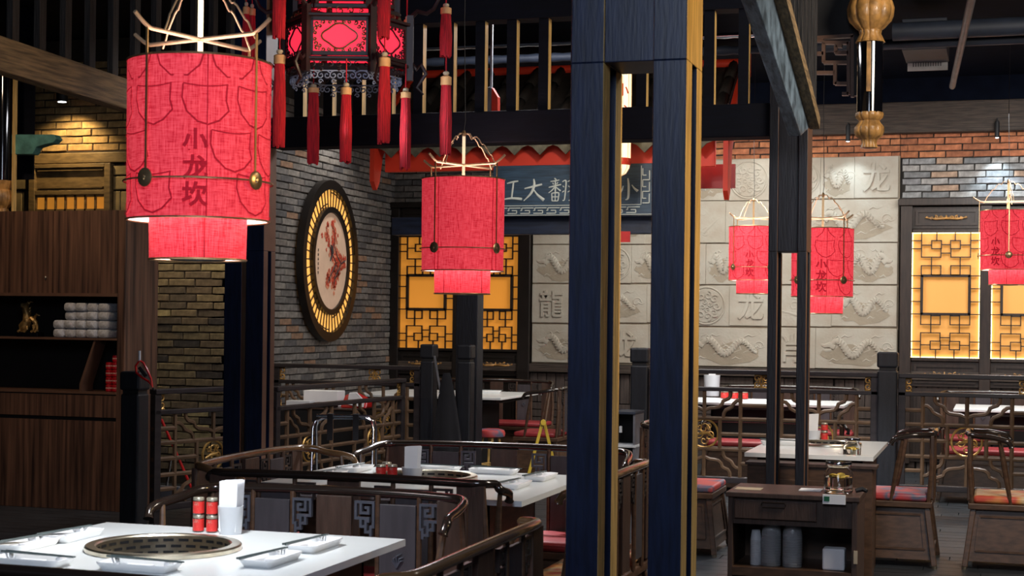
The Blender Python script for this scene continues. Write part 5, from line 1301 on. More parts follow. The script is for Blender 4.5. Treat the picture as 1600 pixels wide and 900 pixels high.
# ---------------------------------------------------------------- table ware
def rrect(w, h, r, n=5):
    out = []
    for cx_, cy_, a0 in ((w / 2 - r, h / 2 - r, 0), (-w / 2 + r, h / 2 - r, PI / 2), (-w / 2 + r, -h / 2 + r, PI), (w / 2 - r, -h / 2 + r, 1.5 * PI)):
        for i in range(n): a = a0 + PI / 2 * i / (n - 1); out.append((cx_ + r * math.cos(a), cy_ + r * math.sin(a)))
    return out
def loft(secs, caps=(True, True)):
    m = MB(); n = len(secs[0][0]); vs = []
    for pts, z in secs: vs += [(x, y, z) for x, y in pts]
    fs = [(i * n + k, i * n + (k + 1) % n, (i + 1) * n + (k + 1) % n, (i + 1) * n + k) for i in range(len(secs) - 1) for k in range(n)]
    if caps[0]: fs.append(tuple(range(n))[::-1])
    if caps[1]: fs.append(tuple((len(secs) - 1) * n + k for k in range(n)))
    return m.add(vs, fs)
W_, H_ = .225, .105
dish_me = loft([(rrect(W_ * .86, H_ * .78, .012), 0), (rrect(W_ * .90, H_ * .84, .014), .006), (rrect(W_ * .99, H_ * .98, .02), .019), (rrect(W_, H_, .02), .023), (rrect(W_ * .95, H_ * .90, .018), .023), (rrect(W_ * .86, H_ * .76, .014), .011)]).mesh('plate_body', 'china', True)
def place(px, py, h, rz, label, seed=0):
    q = onz(px, py, h + .012); t = thing('plate', 'white dish ' + label, 'plate', (q.x, q.y, h), rz)
    inst(dish_me, 'plate_body', t, (0, 0, 0))
    m = MB().box(-.035, -.032, .011, .045, .006, .017); m.build('napkin_packet', 'paper', t, bevel=.002)
    c = thing('chopsticks', 'dark chopsticks ' + label, 'chopsticks', (q.x, q.y, h), rz + (-.10 + seed * .05))
    for s in (-1, 1): MB().tube([(-.125 + s * .003, .030 + s * .006, .0270), (.125, .026 + s * .004, .0270)], [.0036, .0022], 6).build('chopstick', 'stick', c, True)
    k = tag(MB().box(-.008, -.016, 0, .008, .016, .0235).build('chopstick_rest', 'china', bevel=.003), 'white chopstick rest ' + label, 'rest'); k.location = (q.x + math.cos(rz) * .075 - math.sin(rz) * .028, q.y + math.sin(rz) * .075 + math.cos(rz) * .028, h + .0); k.rotation_euler = (0, 0, rz); k.scale = (1, 1, 1)
    for v in k.data.vertices: v.co.z += .0
    return t
Y90 = PI / 2
for a in ((42, 850, .75, Y90, 'at the left edge of the near table'), (113, 836, .75, Y90, 'at the far left corner of the near table'), (50, 876, .75, 0, 'at the near left of the near table, cut by the frame'), (218, 884, .75, 0, 'in front of the grill of the near table'),
          (424, 873, .75, Y90, 'nearest on the right side of the near table'), (491, 851, .75, Y90, 'farther on the right side of the near table'),
          (514, 741, .75, Y90, 'at the left end of the middle table'), (556, 732, .75, Y90, 'at the far left of the middle table'), (682, 732, .75, 0, 'behind the napkins of the middle table'), (772, 736, .75, 0, 'at the far side of the middle table'),
          (803, 757, .75, Y90, 'nearest on the right side of the middle table'), (845, 745, .75, Y90, 'farther on the right side of the middle table'), (543, 768, .75, 0, 'under the bench rail at the near edge of the middle table'),
          (1220, 692, .75, 0, 'at the left of the table behind the serving cabinet'), (765, 612, .75, .2, 'on the far table before the amber windows')): place(*a)
# spice jars
def spice_jar(p, label, lid='lid', r=.0185, h=.054, rz=0):
    t = thing('spice_jar', label, 'jar', p, rz)
    MB().lathe([(r * .9, 0), (r, .004), (r, h * .82), (r * .85, h * .88)], 20).build('glass_body', 'jar_dark', t, True)
    lb = MB().lathe([(r * 1.015, h * .10), (r * 1.015, h * .80)], 20, caps=False).build('label_band', 'red_label', t, True)
    MB().lathe([(r * .97, h * .86), (r * .97, h), (r * .9, h + .002)], 20).build('lid', lid, t, True)
    m = MB(); R_ = r * 1.02
    for k in range(3):
        m.add([(R_ * math.sin(a) , -R_ * math.cos(a), z) for a, z in ((-.5, h * (.22 + .13 * k)), (.5 - .2 * k, h * (.22 + .13 * k)), (.5 - .2 * k, h * (.26 + .13 * k)), (-.5, h * (.26 + .13 * k)))], [(0, 1, 2, 3)])
    vs, fs = glyph('龙', .02, .0003, .0004); m.add([(R_ * math.sin(x / R_), -R_ * math.cos(x / R_), h * .68 + y * .55) for x, y, z in vs], fs)
    m.build('print', 'pale_print', lb); return t
b = onz(310, 831, .75); b2 = onz(331, 832, .75)
spice_jar(b, 'lower left red-labelled spice jar of the block on the near table'); spice_jar(b2, 'lower right red-labelled spice jar of the block on the near table')
spice_jar(b + Vector((0, 0, .0565)), 'upper left red-labelled spice jar of the block on the near table'); spice_jar(b2 + Vector((0, 0, .0565)), 'upper right red-labelled spice jar of the block on the near table')
for px, py, l in ((595, 744, 'left of three red spice jars on the middle table'), (613, 744, 'right of three red spice jars on the middle table'), (604, 740, 'hindmost of three red spice jars on the middle table')): spice_jar(onz(px, py, .75), l, r=.022, h=.050)
q = onz(1288, 688, .75); spice_jar(q, 'lower red spice jar of the pair on the table behind the serving cabinet', r=.02, h=.055); spice_jar(q + Vector((0, 0, .058)), 'upper red spice jar of the pair on the table behind the serving cabinet', r=.02, h=.045)
# napkin cups
def napkins(p, label, r=.040, h=.09, nh=.17, cup='plastic_white', n=9):
    t = thing('napkin_cup', label, 'holder', p, YAW * .5)
    if cup: MB().lathe([(r * .86, 0), (r * .9, .003), (r * 1.03, h), (r * .98, h), (r * .86, .006)], 32).build('cup', cup, t, True)
    for i in range(n):
        y = -.028 + .056 * i / (n - 1); x = .0012 * i; l = random.Random(i).random() * .006
        MB().add([(-.030 + x, y, .01), (.026 + x * .2, y, .01), (.030 + x * .5, y + .004, nh + l), (-.030 + x * .5, y + .004, nh - .004 + l), (-.030 + x, y + .003, .01), (.026 + x * .2, y + .003, .01), (.030 + x * .5, y + .006, nh + l), (-.030 + x * .5, y + .006, nh - .004 + l)], [(0, 1, 2, 3), (7, 6, 5, 4), (3, 2, 6, 7), (0, 3, 7, 4), (1, 5, 6, 2), (0, 4, 5, 1)]).build('napkin', 'paper', t)
    return t
napkins(onz(360, 834, .75), 'white cup stuffed with paper napkins beside the spice jars on the near table')
napkins(onz(644, 746, .75), 'pale cup of folded paper napkins beside the grill of the middle table', .046, .045, .135)
napkins(onz(1270, 688, .75), 'white cup with napkins on the table behind the serving cabinet', .045, .06, .155)
napkins(onz(1112, 619, .75), 'tall white cup on the far table behind the left balustrade bay', .075, .2, .215)
q = onz(1130, 622, .75); 
for i, dx in enumerate((-.09, 0, .09)): spice_jar(q + Vector((dx + .12, -.10, 0)), ('left', 'middle', 'right')[i] + ' red jar of three on the far table behind the left balustrade bay', r=.035, h=.07)

# ================================================================== SERVING CABINET
f0 = onz(1138, 768, .677); sc_y = f0.y; scx0 = f0.x; scx1 = ony(1326, 776, sc_y).x; sc = thing('serving_cabinet', 'dark brown low serving cabinet with a drawer and open shelf, lower right', 'cabinet', (scx0, sc_y, 0))
SW, SD = scx1 - scx0, .40; zc = lambda py: ony(1230, py, sc_y).z
m = MB().box(-.01, -.015, .655, SW + .05, SD + .01, .677); m.build('top_board', 'chair_panel', sc, bevel=.003)
for a, b in ((0, .022), (SW + .015, SW + .04)): MB().box(a, 0, .02, b, SD, .655).build('side_board', 'chair_panel', sc, bevel=.002)
MB().box(.022, SD - .02, .02, SW + .015, SD, .655).build('back_board', 'chair_wood', sc)
MB().box(.022, 0, zc(893) - .03, SW + .015, SD - .02, zc(890)).build('shelf', 'chair_wood', sc)
MB().box(.022, .01, zc(822), SW + .015, .03, .655).build('front_board', 'chair_panel', sc)
d_ = MB().box(.03, -.008, zc(813), ony(1276, 800, sc_y).x - scx0, .008, .645).build('drawer', 'chair_panel', sc, bevel=.003)
xm = ony(1209, 790, sc_y).x - scx0; zm = zc(790)
MB().tube([(xm - .055, -.009, zm), (xm - .05, -.012, zm + .011), (xm + .05, -.012, zm + .011), (xm + .055, -.009, zm), (xm + .05, -.012, zm - .011), (xm - .05, -.012, zm - .011)], .003, 6, True).build('handle', 'chair_rail', d_, True)
MB().box(ony(1334, 860, sc_y).x - scx0, -.006, zc(875), ony(1340, 860, sc_y).x - scx0, 0, zc(855)).build('latch', 'beige', sc)
TZ = .677
# big glass jar
def glass_jar(p, label, r, h):
    t = thing('glass_jar', label, 'jar', p)
    MB().lathe([(r * .9, 0), (r, .008), (r, h * .62), (r * .78, h * .76), (r * .74, h * .82), (r * .88, h * .86), (r * .88, h), (r * .84, h), (r * .84, h * .87), (r * .70, h * .82), (r * .74, h * .76), (r * .955, h * .61), (r * .955, .014), (r * .8, .010)], 32).build('glass_body', 'glass', t, True)
    MB().lathe([(r * .80, .016), (r * .94, .018), (r * .94, h * .50), (r * .7, h * .505)], 32).build('water', 'water', t, True)
    for k in range(5):
        a = k * 1.3; m = MB().lathe([(r * .3, 0), (r * .3, .004)], 14); m.xf(Matrix.Translation((r * .45 * math.cos(a), r * .45 * math.sin(a), h * .52)) @ Matrix.Rotation(.5 * math.sin(k * 2), 4, 'X')); m.build('lemon_slice', 'lemon', t)
    MB().lathe([(r * .895, h * .90), (r * .915, h * .93), (r * .895, h * .96)], 28, caps=False).build('neck_ring', 'chrome', t, True)
    return t
k_ = sc_y / FPX
glass_jar(onz(1309, 771, TZ) + Vector((0, .03, 0)), 'large glass water jar with lemon slices on the serving cabinet', .066, .145)
glass_jar(onz(1331, 720, .716) + Vector((0, .0, 0)), 'smaller glass water jar on the drawer unit behind the serving cabinet', .048, .125)
q = ony(1303, 788, sc_y - .03); t = thing('table_card', 'white card with green printed block hung on the edge of the serving cabinet', 'card', (q.x, sc_y - .030, q.z))
MB().box(-.05, 0, 0, .05, .010, .042).build('card', 'paper', t); MB().box(-.044, -.002, .012, -.020, 0, .034).build('green_mark', 'green_print', t)
q = onz(1170, 764, TZ); tag(MB().box(-.06, -.05, 0, .06, .05, .003).build('paper_sheet', 'beige', loc=q), 'beige paper sheet at the left of the serving cabinet top', 'paper')
q = onz(1267, 766, TZ); tag(MB().box(-.05, -.05, 0, .05, .05, .004).build('paper_sheet', 'paper', loc=q), 'white paper sheet beside the large jar on the serving cabinet', 'paper')
q = onz(1337, 771, TZ); tag(MB().tube([(0, 0, .012), (.03, .01, .02), (.05, .0, .012)], [.01, .012, .008], 8).build('jar_tap', 'black', loc=q, smooth=True), 'black tap lying beside the large glass jar', 'tap')
# shelf goods
zs_ = zc(890); yy = sc_y + .10
def atx(px): return ony(px, 860, yy).x
def cup_stack(px, label, r, n, h, mat, step):
    t = thing('cup_stack', label, 'cups', (atx(px), yy, zs_))
    me = MB().lathe([(r * .98, 0), (r, .004), (r * .72, h), (r * .68, h), (r * .94, .006)], 20).mesh('cup', mat, True)
    for i in range(n): inst(me, 'cup', t, (0, 0, i * step))
    return t
cup_stack(1181, 'stack of small white paper cups on the open shelf of the serving cabinet', .026, 14, .05, 'plastic_white', .0085)
cup_stack(1205, 'left stack of clear plastic cups on the open shelf of the serving cabinet', .046, 13, .085, 'clear_plastic', .0115)
cup_stack(1238, 'right stack of clear plastic cups on the open shelf of the serving cabinet', .046, 13, .085, 'clear_plastic', .0115)
q = (atx(1304), yy - .02, zs_); tag(MB().box(-.05, -.03, 0, .05, .05, .098).build('napkin_pack', 'paper', bevel=.008, loc=q), 'white wrapped napkin pack on the open shelf of the serving cabinet', 'napkins')

# ================================================================== CARVED BALUSTRADES
def spir3(m, org, ux, cx_, cz_, r, turns, a0, s, tr):
    m.tube([org + ux * x + UP * z for x, z in spiral(cx_, cz_, r, turns, a0, 12, s)], [tr * (1 - .4 * i / 12) for i in range(13)], 5)
def balustrade(label, p0, p1, zt, zb, units, drop_band=.14, orn=('l', 'r'), mat='rail_dark', lmat='lattice_wood', lrow=True):
    p0, p1 = Vector((p0[0], p0[1], 0)), Vector((p1[0], p1[1], 0)); L = (p1 - p0).length; ang = math.atan2(p1.y - p0.y, p1.x - p0.x)
    t = thing('balustrade', label, 'railing', p0, ang)
    t1 = .032
    MB().box(0, -.035, zt - .035, L, .035, zt).build('top_rail', mat, t, bevel=.006)
    z2 = zt - drop_band
    MB().box(0, -.025, z2 - t1, L, .025, z2).build('middle_rail', mat, t, bevel=.005)
    MB().box(0, -.03, zb, L, .03, zb + .045).build('bottom_rail', mat, t, bevel=.005)
    for x in (0, L - .055): MB().box(x, -.025, 0, x + .055, .025, zt - .035).build('stile', mat, t, bevel=.004)
    za, zc_ = zb + .045, z2 - t1
    X = Vector((1, 0, 0))
    def corner(s, x):
        m = MB(); h = drop_band - .035; c = zt - .035 - h / 2
        spir3(m, Vector((x, 0, c)), X * s, .030, h * .22, h * .26, 1.15, 2.4, -1, .0075); spir3(m, Vector((x, 0, c)), X * s, .030, -h * .22, h * .26, 1.15, -2.4, 1, .0075)
        m.tube([Vector((x, 0, c + h * .48)), Vector((x + s * .012, 0, c)), Vector((x, 0, c - h * .48))], .007, 5); m.tube([Vector((x + s * .0, 0, c + h * .46)), Vector((x + s * .055, 0, c + h * .46))], .006, 5); m.tube([Vector((x, 0, c - h * .46)), Vector((x + s * .055, 0, c - h * .46))], .006, 5)
        m.build('corner_scroll', 'gilt', t, True)
    if 'l' in orn: corner(1, .045)
    if 'r' in orn: corner(-1, L - .045)
    for f in orn:
        if isinstance(f, float): corner(1, L * f); corner(-1, L * f)
    U = L / units; hh = (zc_ - za) / 2; zm = (za + zc_) / 2
    for k in range(units):
        xc = U * (k + .5); hu = U / 2; b = .0165
        def B(u0, w0, u1, w1, name='bar'):
            m = MB(); m.tube([(xc + u0 * hu, 0, zm + w0 * hh), (xc + u1 * hu, 0, zm + w1 * hh)], b, 6); m.build(name, lmat, t, True)
        for w in (.36, -.36): B(-1, w, 1, w)
        for u in (-.28, .28): B(u, -.36, u, .36)
        B(0, .36, 0, 1); B(0, -1, 0, -.36)
        for u in (-.64, .64): B(u, .36, u, 1); B(u, -1, u, -.36)
        for s in (-1, 1): B(s * .64, .68, s, .68); B(s * .64, -.68, s, -.68); B(s * .28, 0, s * 1, 0); B(s * .64, -.36, s * .64, .36)
        for s in (-1, 1):
            for v in (-1, 1):
                pts = [(s * .47, v * 1.0), (s * .465, v * .90), (s * .43, v * .83), (s * .37, v * .80), (s * .33, v * .77), (s * .31, v * .69), (s * .26, v * .63), (s * .18, v * .61), (s * .10, v * .60), (0, v * .54)]
                MB().tube([(xc + u * hu, 0, zm + w * hh) for u, w in pts], b * .9, 6).build('ogee', lmat, t, True)
                pts = [(s * .34, v * .36), (s * .345, v * .48), (s * .38, v * .56), (s * .44, v * .60), (s * .49, v * .64), (s * .52, v * .72), (s * .57, v * .78), (s * .64, v * .80)]
                MB().tube([(xc + u * hu, 0, zm + w * hh) for u, w in pts], b * .9, 6).build('ogee', lmat, t, True)
        R_ = hh * .33; md = thing_part('medallion', t); md.location = (xc, 0, zm)
        m = MB(); m.tube([(R_ * math.cos(q * PI / 14), 0, R_ * math.sin(q * PI / 14)) for q in range(28)], .009, 6, True); m.build('ring', 'gilt', md, True)
        m = MB()
        for q, (cx_, cz_, r_, s, a0) in enumerate(((.0, .35, .42, 1, 0), (-.4, -.1, .40, -1, 2), (.42, -.05, .36, 1, 4), (.0, -.5, .36, -1, 1), (-.35, .45, .25, 1, 3), (.4, .5, .25, -1, 5))): m.tube([(R_ * x, 0, R_ * z) for x, z in spiral(cx_, cz_, r_, 1.1, a0, 10, s)], .0055, 5)
        m.tube([(-R_ * .75, 0, -R_ * .2), (-R_ * .2, 0, 0), (R_ * .3, 0, R_ * .05), (R_ * .75, 0, -R_ * .35)], [.004, .012, .014, .004], 6)
        m.build('dragon_scroll', 'gilt', md, True)
    return t
def newel(x, y, z, label, s=.125):
    t = thing('newel_post', label, 'post', (x, y, 0)); h = s / 2
    MB().box(-h * .93, -h * .93, 0, h * .93, h * .93, z - .14).build('shaft', 'newel', t, bevel=.012)
    MB().box(-h * .78, -h * .78, z - .14, h * .78, h * .78, z - .118).build('neck', 'black', t)
    MB().box(-h, -h, z - .118, h, h, z).build('cap', 'newel', t, bevel=.014)
    return t
YN = 12.3
nx = [ony(p, 600, YN).x for p in (670, 728, 1001, 1387)]
newel(nx[0], YN, 1.24, 'dark newel post left of the hanging black coat'); newel(nx[1], YN, 1.24, 'dark newel post right of the hanging black coat, before the stall post')
newel(nx[2], YN, 1.24, 'dark newel post just left of the right leg of the near column', .15); newel(nx[3], YN, 1.24, 'dark newel post between the two right balustrade bays', .155)
balustrade('carved balustrade bay with two gilt medallions between the near column and the right newel', (nx[2] + .07, YN), (nx[3] - .07, YN), 1.08, .19, 2, orn=('l', 'r', .5))
balustrade('carved balustrade bay at the right edge before the glowing window', (nx[3] + .08, YN), (nx[3] + 2.1, YN), 1.08, .19, 2, orn=('l', 'r', .46))
balustrade('far balustrade below the round picture, ending at the coat', (XL + .3, YN), (nx[0] - .07, YN), 1.055, .19, 2, orn=('l', 'r', .69), lmat='lattice_wood')
za = .963
a = onz(239, 608, za); b = onz(352, 604, za); n0 = onz(205, 609, za); balustrade('left balustrade section before the ochre brick wall, beside the cabinet', (a.x, a.y), (b.x + .12, b.y + .45), za, .15, 1, orn=('l',))
a2 = onz(428, 604, za); b2 = onz(640, 590, za); balustrade('slanting balustrade between the rear left column and the coat', (a2.x, a2.y), (b2.x, b2.y - .15), za, .15, 2, orn=('l', 'r'))
NW = atd(211, 600, 9.85); newel(NW.x, NW.y, 1.10, 'dark newel post beside the wooden cabinet with a red looped tool on it', .14)
# low wooden unit seen in the column slot
q = onz(972, 700, .3); u = thing('side_unit', 'low dark shelf unit with pale edges seen through the near column slot', 'cabinet', (ony(972, 640, 11.4).x, 11.4, 0)); zz = lambda py: ony(972, py, 11.4).z
for a_, b_ in ((-.085, -.07), (.085, .10)): MB().box(a_, 0, 0, b_, .3, zz(643)).build('side_board', 'grey_plastic', u)
for py in (643, 695): MB().box(-.09, -.01, zz(py) - .02, .105, .3, zz(py)).build('shelf', 'duct' if py == 643 else 'vent_white', u, bevel=.003)
MB().box(-.07, .28, 0, .085, .3, zz(645)).build('back_board', 'black', u); MB().box(-.02, .0, zz(676), .0, .012, zz(666)).build('switch', 'vent_white', u)

# ================================================================== WOODEN CABINET AT THE LEFT
YC = 10.1; CX1 = ony(195, 500, YC).x; CX0 = -9.0; zq = lambda py: ony(120, py, YC).z; xq = lambda px: ony(px, 500, YC).x
cb = thing('wall_cabinet', 'tall brown striped wooden cabinet with open niches at the left', 'cabinet', (0, YC, 0)); DPT = .47
MB().box(xq(183), 0, 0, CX1, DPT, zq(329)).build('side_panel', 'cabinet_wood', cb, bevel=.002)
MB().box(CX0, .02, zq(461), xq(183), DPT, zq(329) - .001).build('upper_body', 'cabinet_dark', cb)
for i, (a_, b_) in enumerate(((-160, 12.5), (13.5, 81), (82, 182.5))):
    o_ = MB().box(xq(a_), 0, zq(458), xq(b_) - .001, .018, zq(329)).build('door', 'cabinet_wood', cb)
    if i == 1: MB().lathe([(.004, -.012), (.008, .0), (.005, .01)], 10, (xq(71), -.008, zq(434))).build('lock', 'steel', o_)
MB().box(CX0, -.004, zq(463), xq(183), .03, zq(458)).build('trim', 'cabinet_edge', cb)
MB().box(CX0, DPT - .02, zq(615), xq(183), DPT, zq(461)).build('niche_back', 'cabinet_dark', cb)
MB().box(CX0, 0, zq(531), xq(183), DPT - .02, zq(528)).build('shelf', 'cabinet_edge', cb)
MB().box(CX0, -.004, zq(615), xq(183), DPT - .02, zq(612)).build('counter', 'cabinet_edge', cb)
m = MB(); m.prism([(xq(124), zq(612)), (xq(124), zq(600)), (xq(146), zq(531)), (xq(149), zq(531)), (xq(128), zq(601)), (xq(128), zq(612))], (0, .16, 0), (1, 0, 0), (0, 0, 1), .15); m.build('slanted_divider', 'cabinet_edge', cb)
MB().box(CX0, .02, zq(800), xq(183), DPT, zq(616)).build('lower_body', 'cabinet_dark', cb)
for a_, b_ in ((-160, 77.5), (78.5, 182.5)): MB().box(xq(a_), 0, zq(651), xq(b_), .018, zq(617)).build('drawer', 'cabinet_wood', cb)
for a_, b_ in ((-160, 77.5), (78.5, 182.5)): MB().box(xq(a_), 0, zq(796), xq(b_), .018, zq(657)).build('door', 'cabinet_wood', cb)
# towels
zsh = zq(528); k_ = (zq(528) - zq(529)); tw = 21.5; th_ = .064; twd = .092
tow_me = loft([(rrect(twd * .92, th_ * .9, .016), 0), (rrect(twd, th_, .018), .008), (rrect(twd, th_, .018), .17), (rrect(twd * .86, th_ * .86, .018), .185)]).xf(Matrix.Rotation(PI / 2, 4, 'X')).mesh('towel', 'towel', True)
rows = ['bottom', 'second', 'third', 'top']; cols = ['far left', 'left', 'centre left', 'centre right', 'right']
rnd = random.Random(9)
for r_ in range(4):
    for c_ in range(5):
        if c_ == 0 and r_ > 1: continue
        o_ = inst(tow_me, 'rolled_towel', None, (xq(87) + c_ * .0935 + (rnd.random() - .5) * .004, YC + .22 + (rnd.random() - .5) * .02, zsh + th_ / 2 + .001 + r_ * (th_ + .0008)))
        tag(o_, 'rolled white towel in the cabinet niche, %s row, %s column' % (rows[r_], cols[c_]), 'towel', 'rolled towels in the niche')
# red cans
can = thing('drink_can', 'x', 'can', (0, 0, 0)); cr2 = .026; chh = .053
MB().lathe([(cr2 * .8, 0), (cr2, .006), (cr2, chh - .006), (cr2 * .8, chh)], 16).build('can_body', 'can_red', can, True)
MB().lathe([(cr2 * .82, chh - .001), (cr2 * .82, chh + .0015)], 14).build('lid', 'jar_dark', can); MB().lathe([(cr2 * 1.01, chh * .42), (cr2 * 1.01, chh * .60)], 14, caps=False).build('print', 'pale_print', can)
zct = zq(612); first = True
for r_ in range(5):
    for c_ in range(3):
        if r_ == 4 and c_ == 0: continue
        loc = (xq(158) + c_ * (cr2 * 2 + .003), YC + .12, zct + .001 + r_ * (chh + .0018)); lab = 'red can in the cabinet corner, %s layer, %s of its row' % (['bottom', 'second', 'middle', 'fourth', 'top'][r_], ['left', 'middle', 'right'][c_])
        if first: can.location = loc; can['label'] = lab; can['group'] = 'red cans in the cabinet'; first = False
        else: dup(can, loc, 0, lab)
# gilded guardian figure
gf = thing('dragon_figurine', 'small gilded coiled dragon figurine on a black stand in the cabinet niche', 'figurine', (xq(29), YC + .15, zsh))
MB().box(-.10, -.04, 0, .09, .05, .035).build('stand', 'black_gloss', gf, bevel=.005)
m = MB(); m.tube([(-.06, 0, .035), (-.05, .0, .08), (-.02, -.01, .12), (-.03, 0, .17), (-.04, -.01, .21), (-.03, -.02, .235), (-.06, -.035, .24)], [.03, .045, .035, .03, .028, .03, .016], 10)
m.tube([(-.02, 0, .12), (.02, -.01, .14), (.05, -.01, .11), (.055, 0, .06), (.07, 0, .04)], [.02, .02, .018, .014, .008], 8); m.tube([(.03, 0, .135), (.06, -.01, .17), (.085, 0, .16)], [.012, .01, .004], 6)
for s in (-1, 1): m.tube([(-.03, s * .01, .24), (-.01, s * .015, .265), (.01, s * .02, .26)], [.008, .006, .003], 5)
for k in range(7): m.tube([(-.02 + .002 * k, .0, .08 + .022 * k), (.005, .0, .095 + .022 * k)], [.010, .002], 5)
for x_ in (-.075, -.02, .04, .07): m.tube([(x_, -.02, .09), (x_ + .01, -.03, .055), (x_ - .01, -.035, .036)], [.012, .009, .010], 6)
m.build('body', 'gold_figure', gf, True)

# ================================================================== ODDS AND ENDS
# chrome folding tray stand
D = 9.2; q = atd(537, 650, D); ts = thing('tray_stand', 'chrome folding tray stand with black straps behind the middle table', 'stand', (q.x, q.y, 0), YAW)
hw_ = 47 * D / FPX; zt = q.z
def uframe(s, off): 
    pts = [(-hw_ + off, s * .16, 0), (-hw_ + off, s * .03, zt - .07), (-hw_ + off + .012, s * .018, zt - .03), (-hw_ + .05 + off, s * .01, zt - .012)]
    pts += [(-x + 2 * off, y, z) for x, y, z in pts[::-1]]; return pts
MB().tube(uframe(-1, 0), .0085, 10).build('frame', 'chrome', ts, True); MB().tube(uframe(1, .012), .0085, 10).build('frame', 'chrome', ts, True)
MB().tube([(-hw_ + .02, -.03, zt + .003), (hw_ - .02, -.03, zt + .003)], .008, 10).build('cross_bar', 'chrome', ts, True)
for x_ in (-.075, .075): MB().box(x_ - .017, -.045, zt - .14, x_ + .017, -.04, zt + .012).box(x_ - .017, -.045, zt + .009, x_ + .017, .02, zt + .013).build('strap', 'black_cloth', ts)
# counter with packages behind the slanting balustrade
c = thing('waiter_counter', 'low dark counter with packages behind the slanting balustrade', 'counter', (-5.42, 11.72, 0)); zk = ony(520, 640, 11.75).z
MB().box(-.5, 0, 0, .47, .38, zk).build('body', 'black', c, bevel=.005); MB().box(-.51, -.01, zk, .48, .39, zk + .012).build('worktop', 'chair_panel', c)
zk += .013; xx = lambda px: ony(px, 620, 11.85).x
tag(MB().box(xx(470), 11.90, zk, xx(524), 12.05, zk + .13).build('carton', 'paper', bevel=.004), 'white carton on the counter behind the slanting balustrade', 'box')
tag(MB().box(xx(497), 11.75, zk, xx(528), 11.86, zk + .04).build('black_tray', 'black', bevel=.004), 'black tray in front of the white carton on the counter', 'tray')
tag(MB().box(xx(455), 11.75, zk, xx(492), 11.86, zk + .05).build('carton', 'plastic_white', bevel=.004), 'low pale carton at the left of the counter', 'box')
m = MB(); bx = xx(553); OY = .22; m.add([(bx - .11, 11.820, zk), (bx + .12, 11.820, zk), (bx + .13, 11.970, zk), (bx - .1, 11.970, zk), (bx - .08, 11.850, zk + .10), (bx - .02, 11.860, zk + .12), (bx + .02, 11.920, zk + .12), (bx - .07, 11.920, zk + .11), (bx + .12, 11.860, zk + .07), (bx + .13, 11.920, zk + .07)], [(3, 2, 1, 0), (0, 1, 8, 5, 4), (4, 5, 6, 7), (0, 4, 7, 3), (7, 6, 9, 2, 3), (5, 8, 9, 6), (1, 2, 9, 8)])
rbg = thing('wrapped_bundle', 'red and white wrapped bundle on the counter behind the slanting balustrade', 'bag', (0, 0, 0)); m.build('red_wrap', 'red_plastic', rbg, bevel=.01)
m = MB(); m.add([(bx - .04, 11.805, zk + .03), (bx + .10, 11.805, zk + .01), (bx + .11, 11.805, zk + .06), (bx + .03, 11.820, zk + .125), (bx - .03, 11.820, zk + .12), (bx - .04, 11.820, zk + .03), (bx + .10, 11.820, zk + .01), (bx + .11, 11.820, zk + .06), (bx + .03, 11.840, zk + .13), (bx - .03, 11.840, zk + .125)], [(0, 1, 2, 3, 4), (9, 8, 7, 6, 5), (0, 5, 6, 1), (1, 6, 7, 2), (2, 7, 8, 3), (3, 8, 9, 4), (4, 9, 5, 0)]); m.build('white_wrap', 'paper', rbg)
# coat hanging on the newel
q = ony(697, 585, YN - .10); co = thing('black_coat', 'black coat hanging by a grey strap from a newel post', 'coat', (q.x + .015, YN - .13, 0)); zc1, zc2 = ony(700, 582, YN).z, ony(700, 693, YN).z
m = MB(); n = 28; vs = []; lv = 9
for i in range(lv):
    u = i / (lv - 1); zz = zc1 + (zc2 - .25 - zc1) * u; rx = .03 + .115 * u ** .7; ry = .025 + .05 * u
    for k in range(n):
        a_ = 2 * PI * k / n; f = 1 + .16 * u * math.cos(5 * a_ + 1) + .07 * u * math.sin(9 * a_); vs.append((rx * f * math.cos(a_) + .02 * u, ry * f * math.sin(a_), zz))
m.add(vs, [(i * n + k, i * n + (k + 1) % n, (i + 1) * n + (k + 1) % n, (i + 1) * n + k) for i in range(lv - 1) for k in range(n)] + [tuple(range(n))[::-1], tuple((lv - 1) * n + k for k in range(n))]); m.build('cloth', 'black_cloth', co, True)
a_ = ony(679, 556, YN - .07) - co.location; b_ = ony(690, 614, YN - .12) - co.location; MB().bar(a_, b_ + Vector((0, -.02, 0)), .016, .006, (0, 1, 0)).build('strap', 'grey_plastic', co)
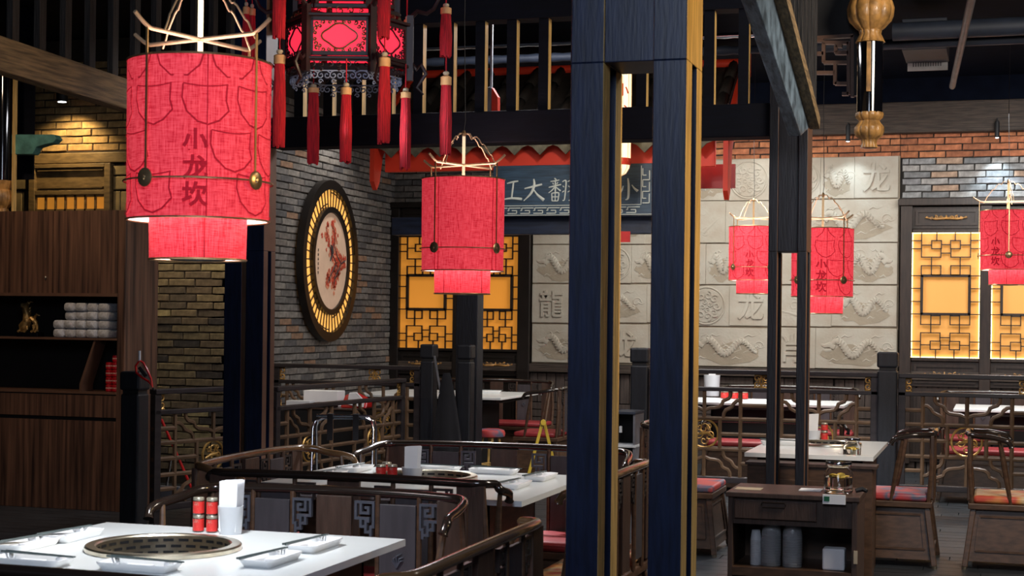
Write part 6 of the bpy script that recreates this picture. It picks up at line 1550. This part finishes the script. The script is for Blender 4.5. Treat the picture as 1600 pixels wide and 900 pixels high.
MB().tube([(b_.x + .012 * math.cos(k * PI / 6), b_.y - .03, b_.z + .012 * math.sin(k * PI / 6)) for k in range(12)], .003, 5, True).build('ring', 'chrome', co, True)
# yellow folding stand
q = atd(849, 660, 11.2); ya = thing('folding_stand', 'slim yellow A-shaped folding stand beyond the benches left of the near column', 'stand', (q.x, q.y, 0), YAW)
for s in (-1, 1): MB().bar((s * .006, 0, q.z), (s * .19, s * .02, 0), .022, .014, (0, 1, 0)).build('leg', 'yellow_plastic', ya, bevel=.003)
MB().tube([(0, -.03, q.z), (0, .03, q.z)], .02, 12).build('hinge', 'yellow_plastic', ya, True)
# tool on the left newel
p = Vector((NW.x, NW.y, 1.10)); tl = thing('looped_tool', 'red looped tool with a white handle on top of the newel beside the cabinet', 'tool', p)
F3 = lambda px, py: ony(px, py, p.y - .085) - p
q0, q1, q2 = F3(218, 548), F3(218, 564), F3(239, 606)
MB().tube([q0, q1], .008, 10).build('handle', 'plastic_white', tl, True)
lp_ = [F3(*v) for v in ((218, 563), (212, 572), (213, 582), (222, 590), (232, 596), (238, 604), (236, 592), (230, 578), (224, 567))]
MB().tube(lp_, .007, 8, True).build('loop', 'red_plastic', tl, True); MB().tube([F3(218, 574), F3(228, 588)], .012, 8).build('cutter', 'black', tl, True)
MB().tube([q2, F3(241, 610)], .006, 6).build('tip', 'black', tl); tl.location.y += 0
# brooms behind the left balustrade
g0, g1 = atd(252, 658, 11.3), atd(292, 760, 11.3)
def stick(px0, py0, px1, py1, y, mat, lab):
    a_, b_ = ony(px0, py0, y), ony(px1, py1, y); d_ = (b_ - a_) / (a_.z - b_.z); b_ = a_ + d_ * (a_.z - .03)
    t = thing('broom', lab, 'broom', (b_.x, b_.y, 0)); MB().tube([a_ - Vector((b_.x, b_.y, 0)), Vector((0, 0, .1))], .011, 8).build('handle', mat, t, True)
    MB().box(-.12, -.02, .0, .12, .02, .10).build('bristles', 'grey_plastic', t, bevel=.01)
stick(252, 655, 291, 755, 10.9, 'red_plastic', 'broom with a red handle leaning behind the left balustrade section')
stick(267, 716, 260, 775, 11.1, 'chrome', 'broom with a metal handle behind the left balustrade section')
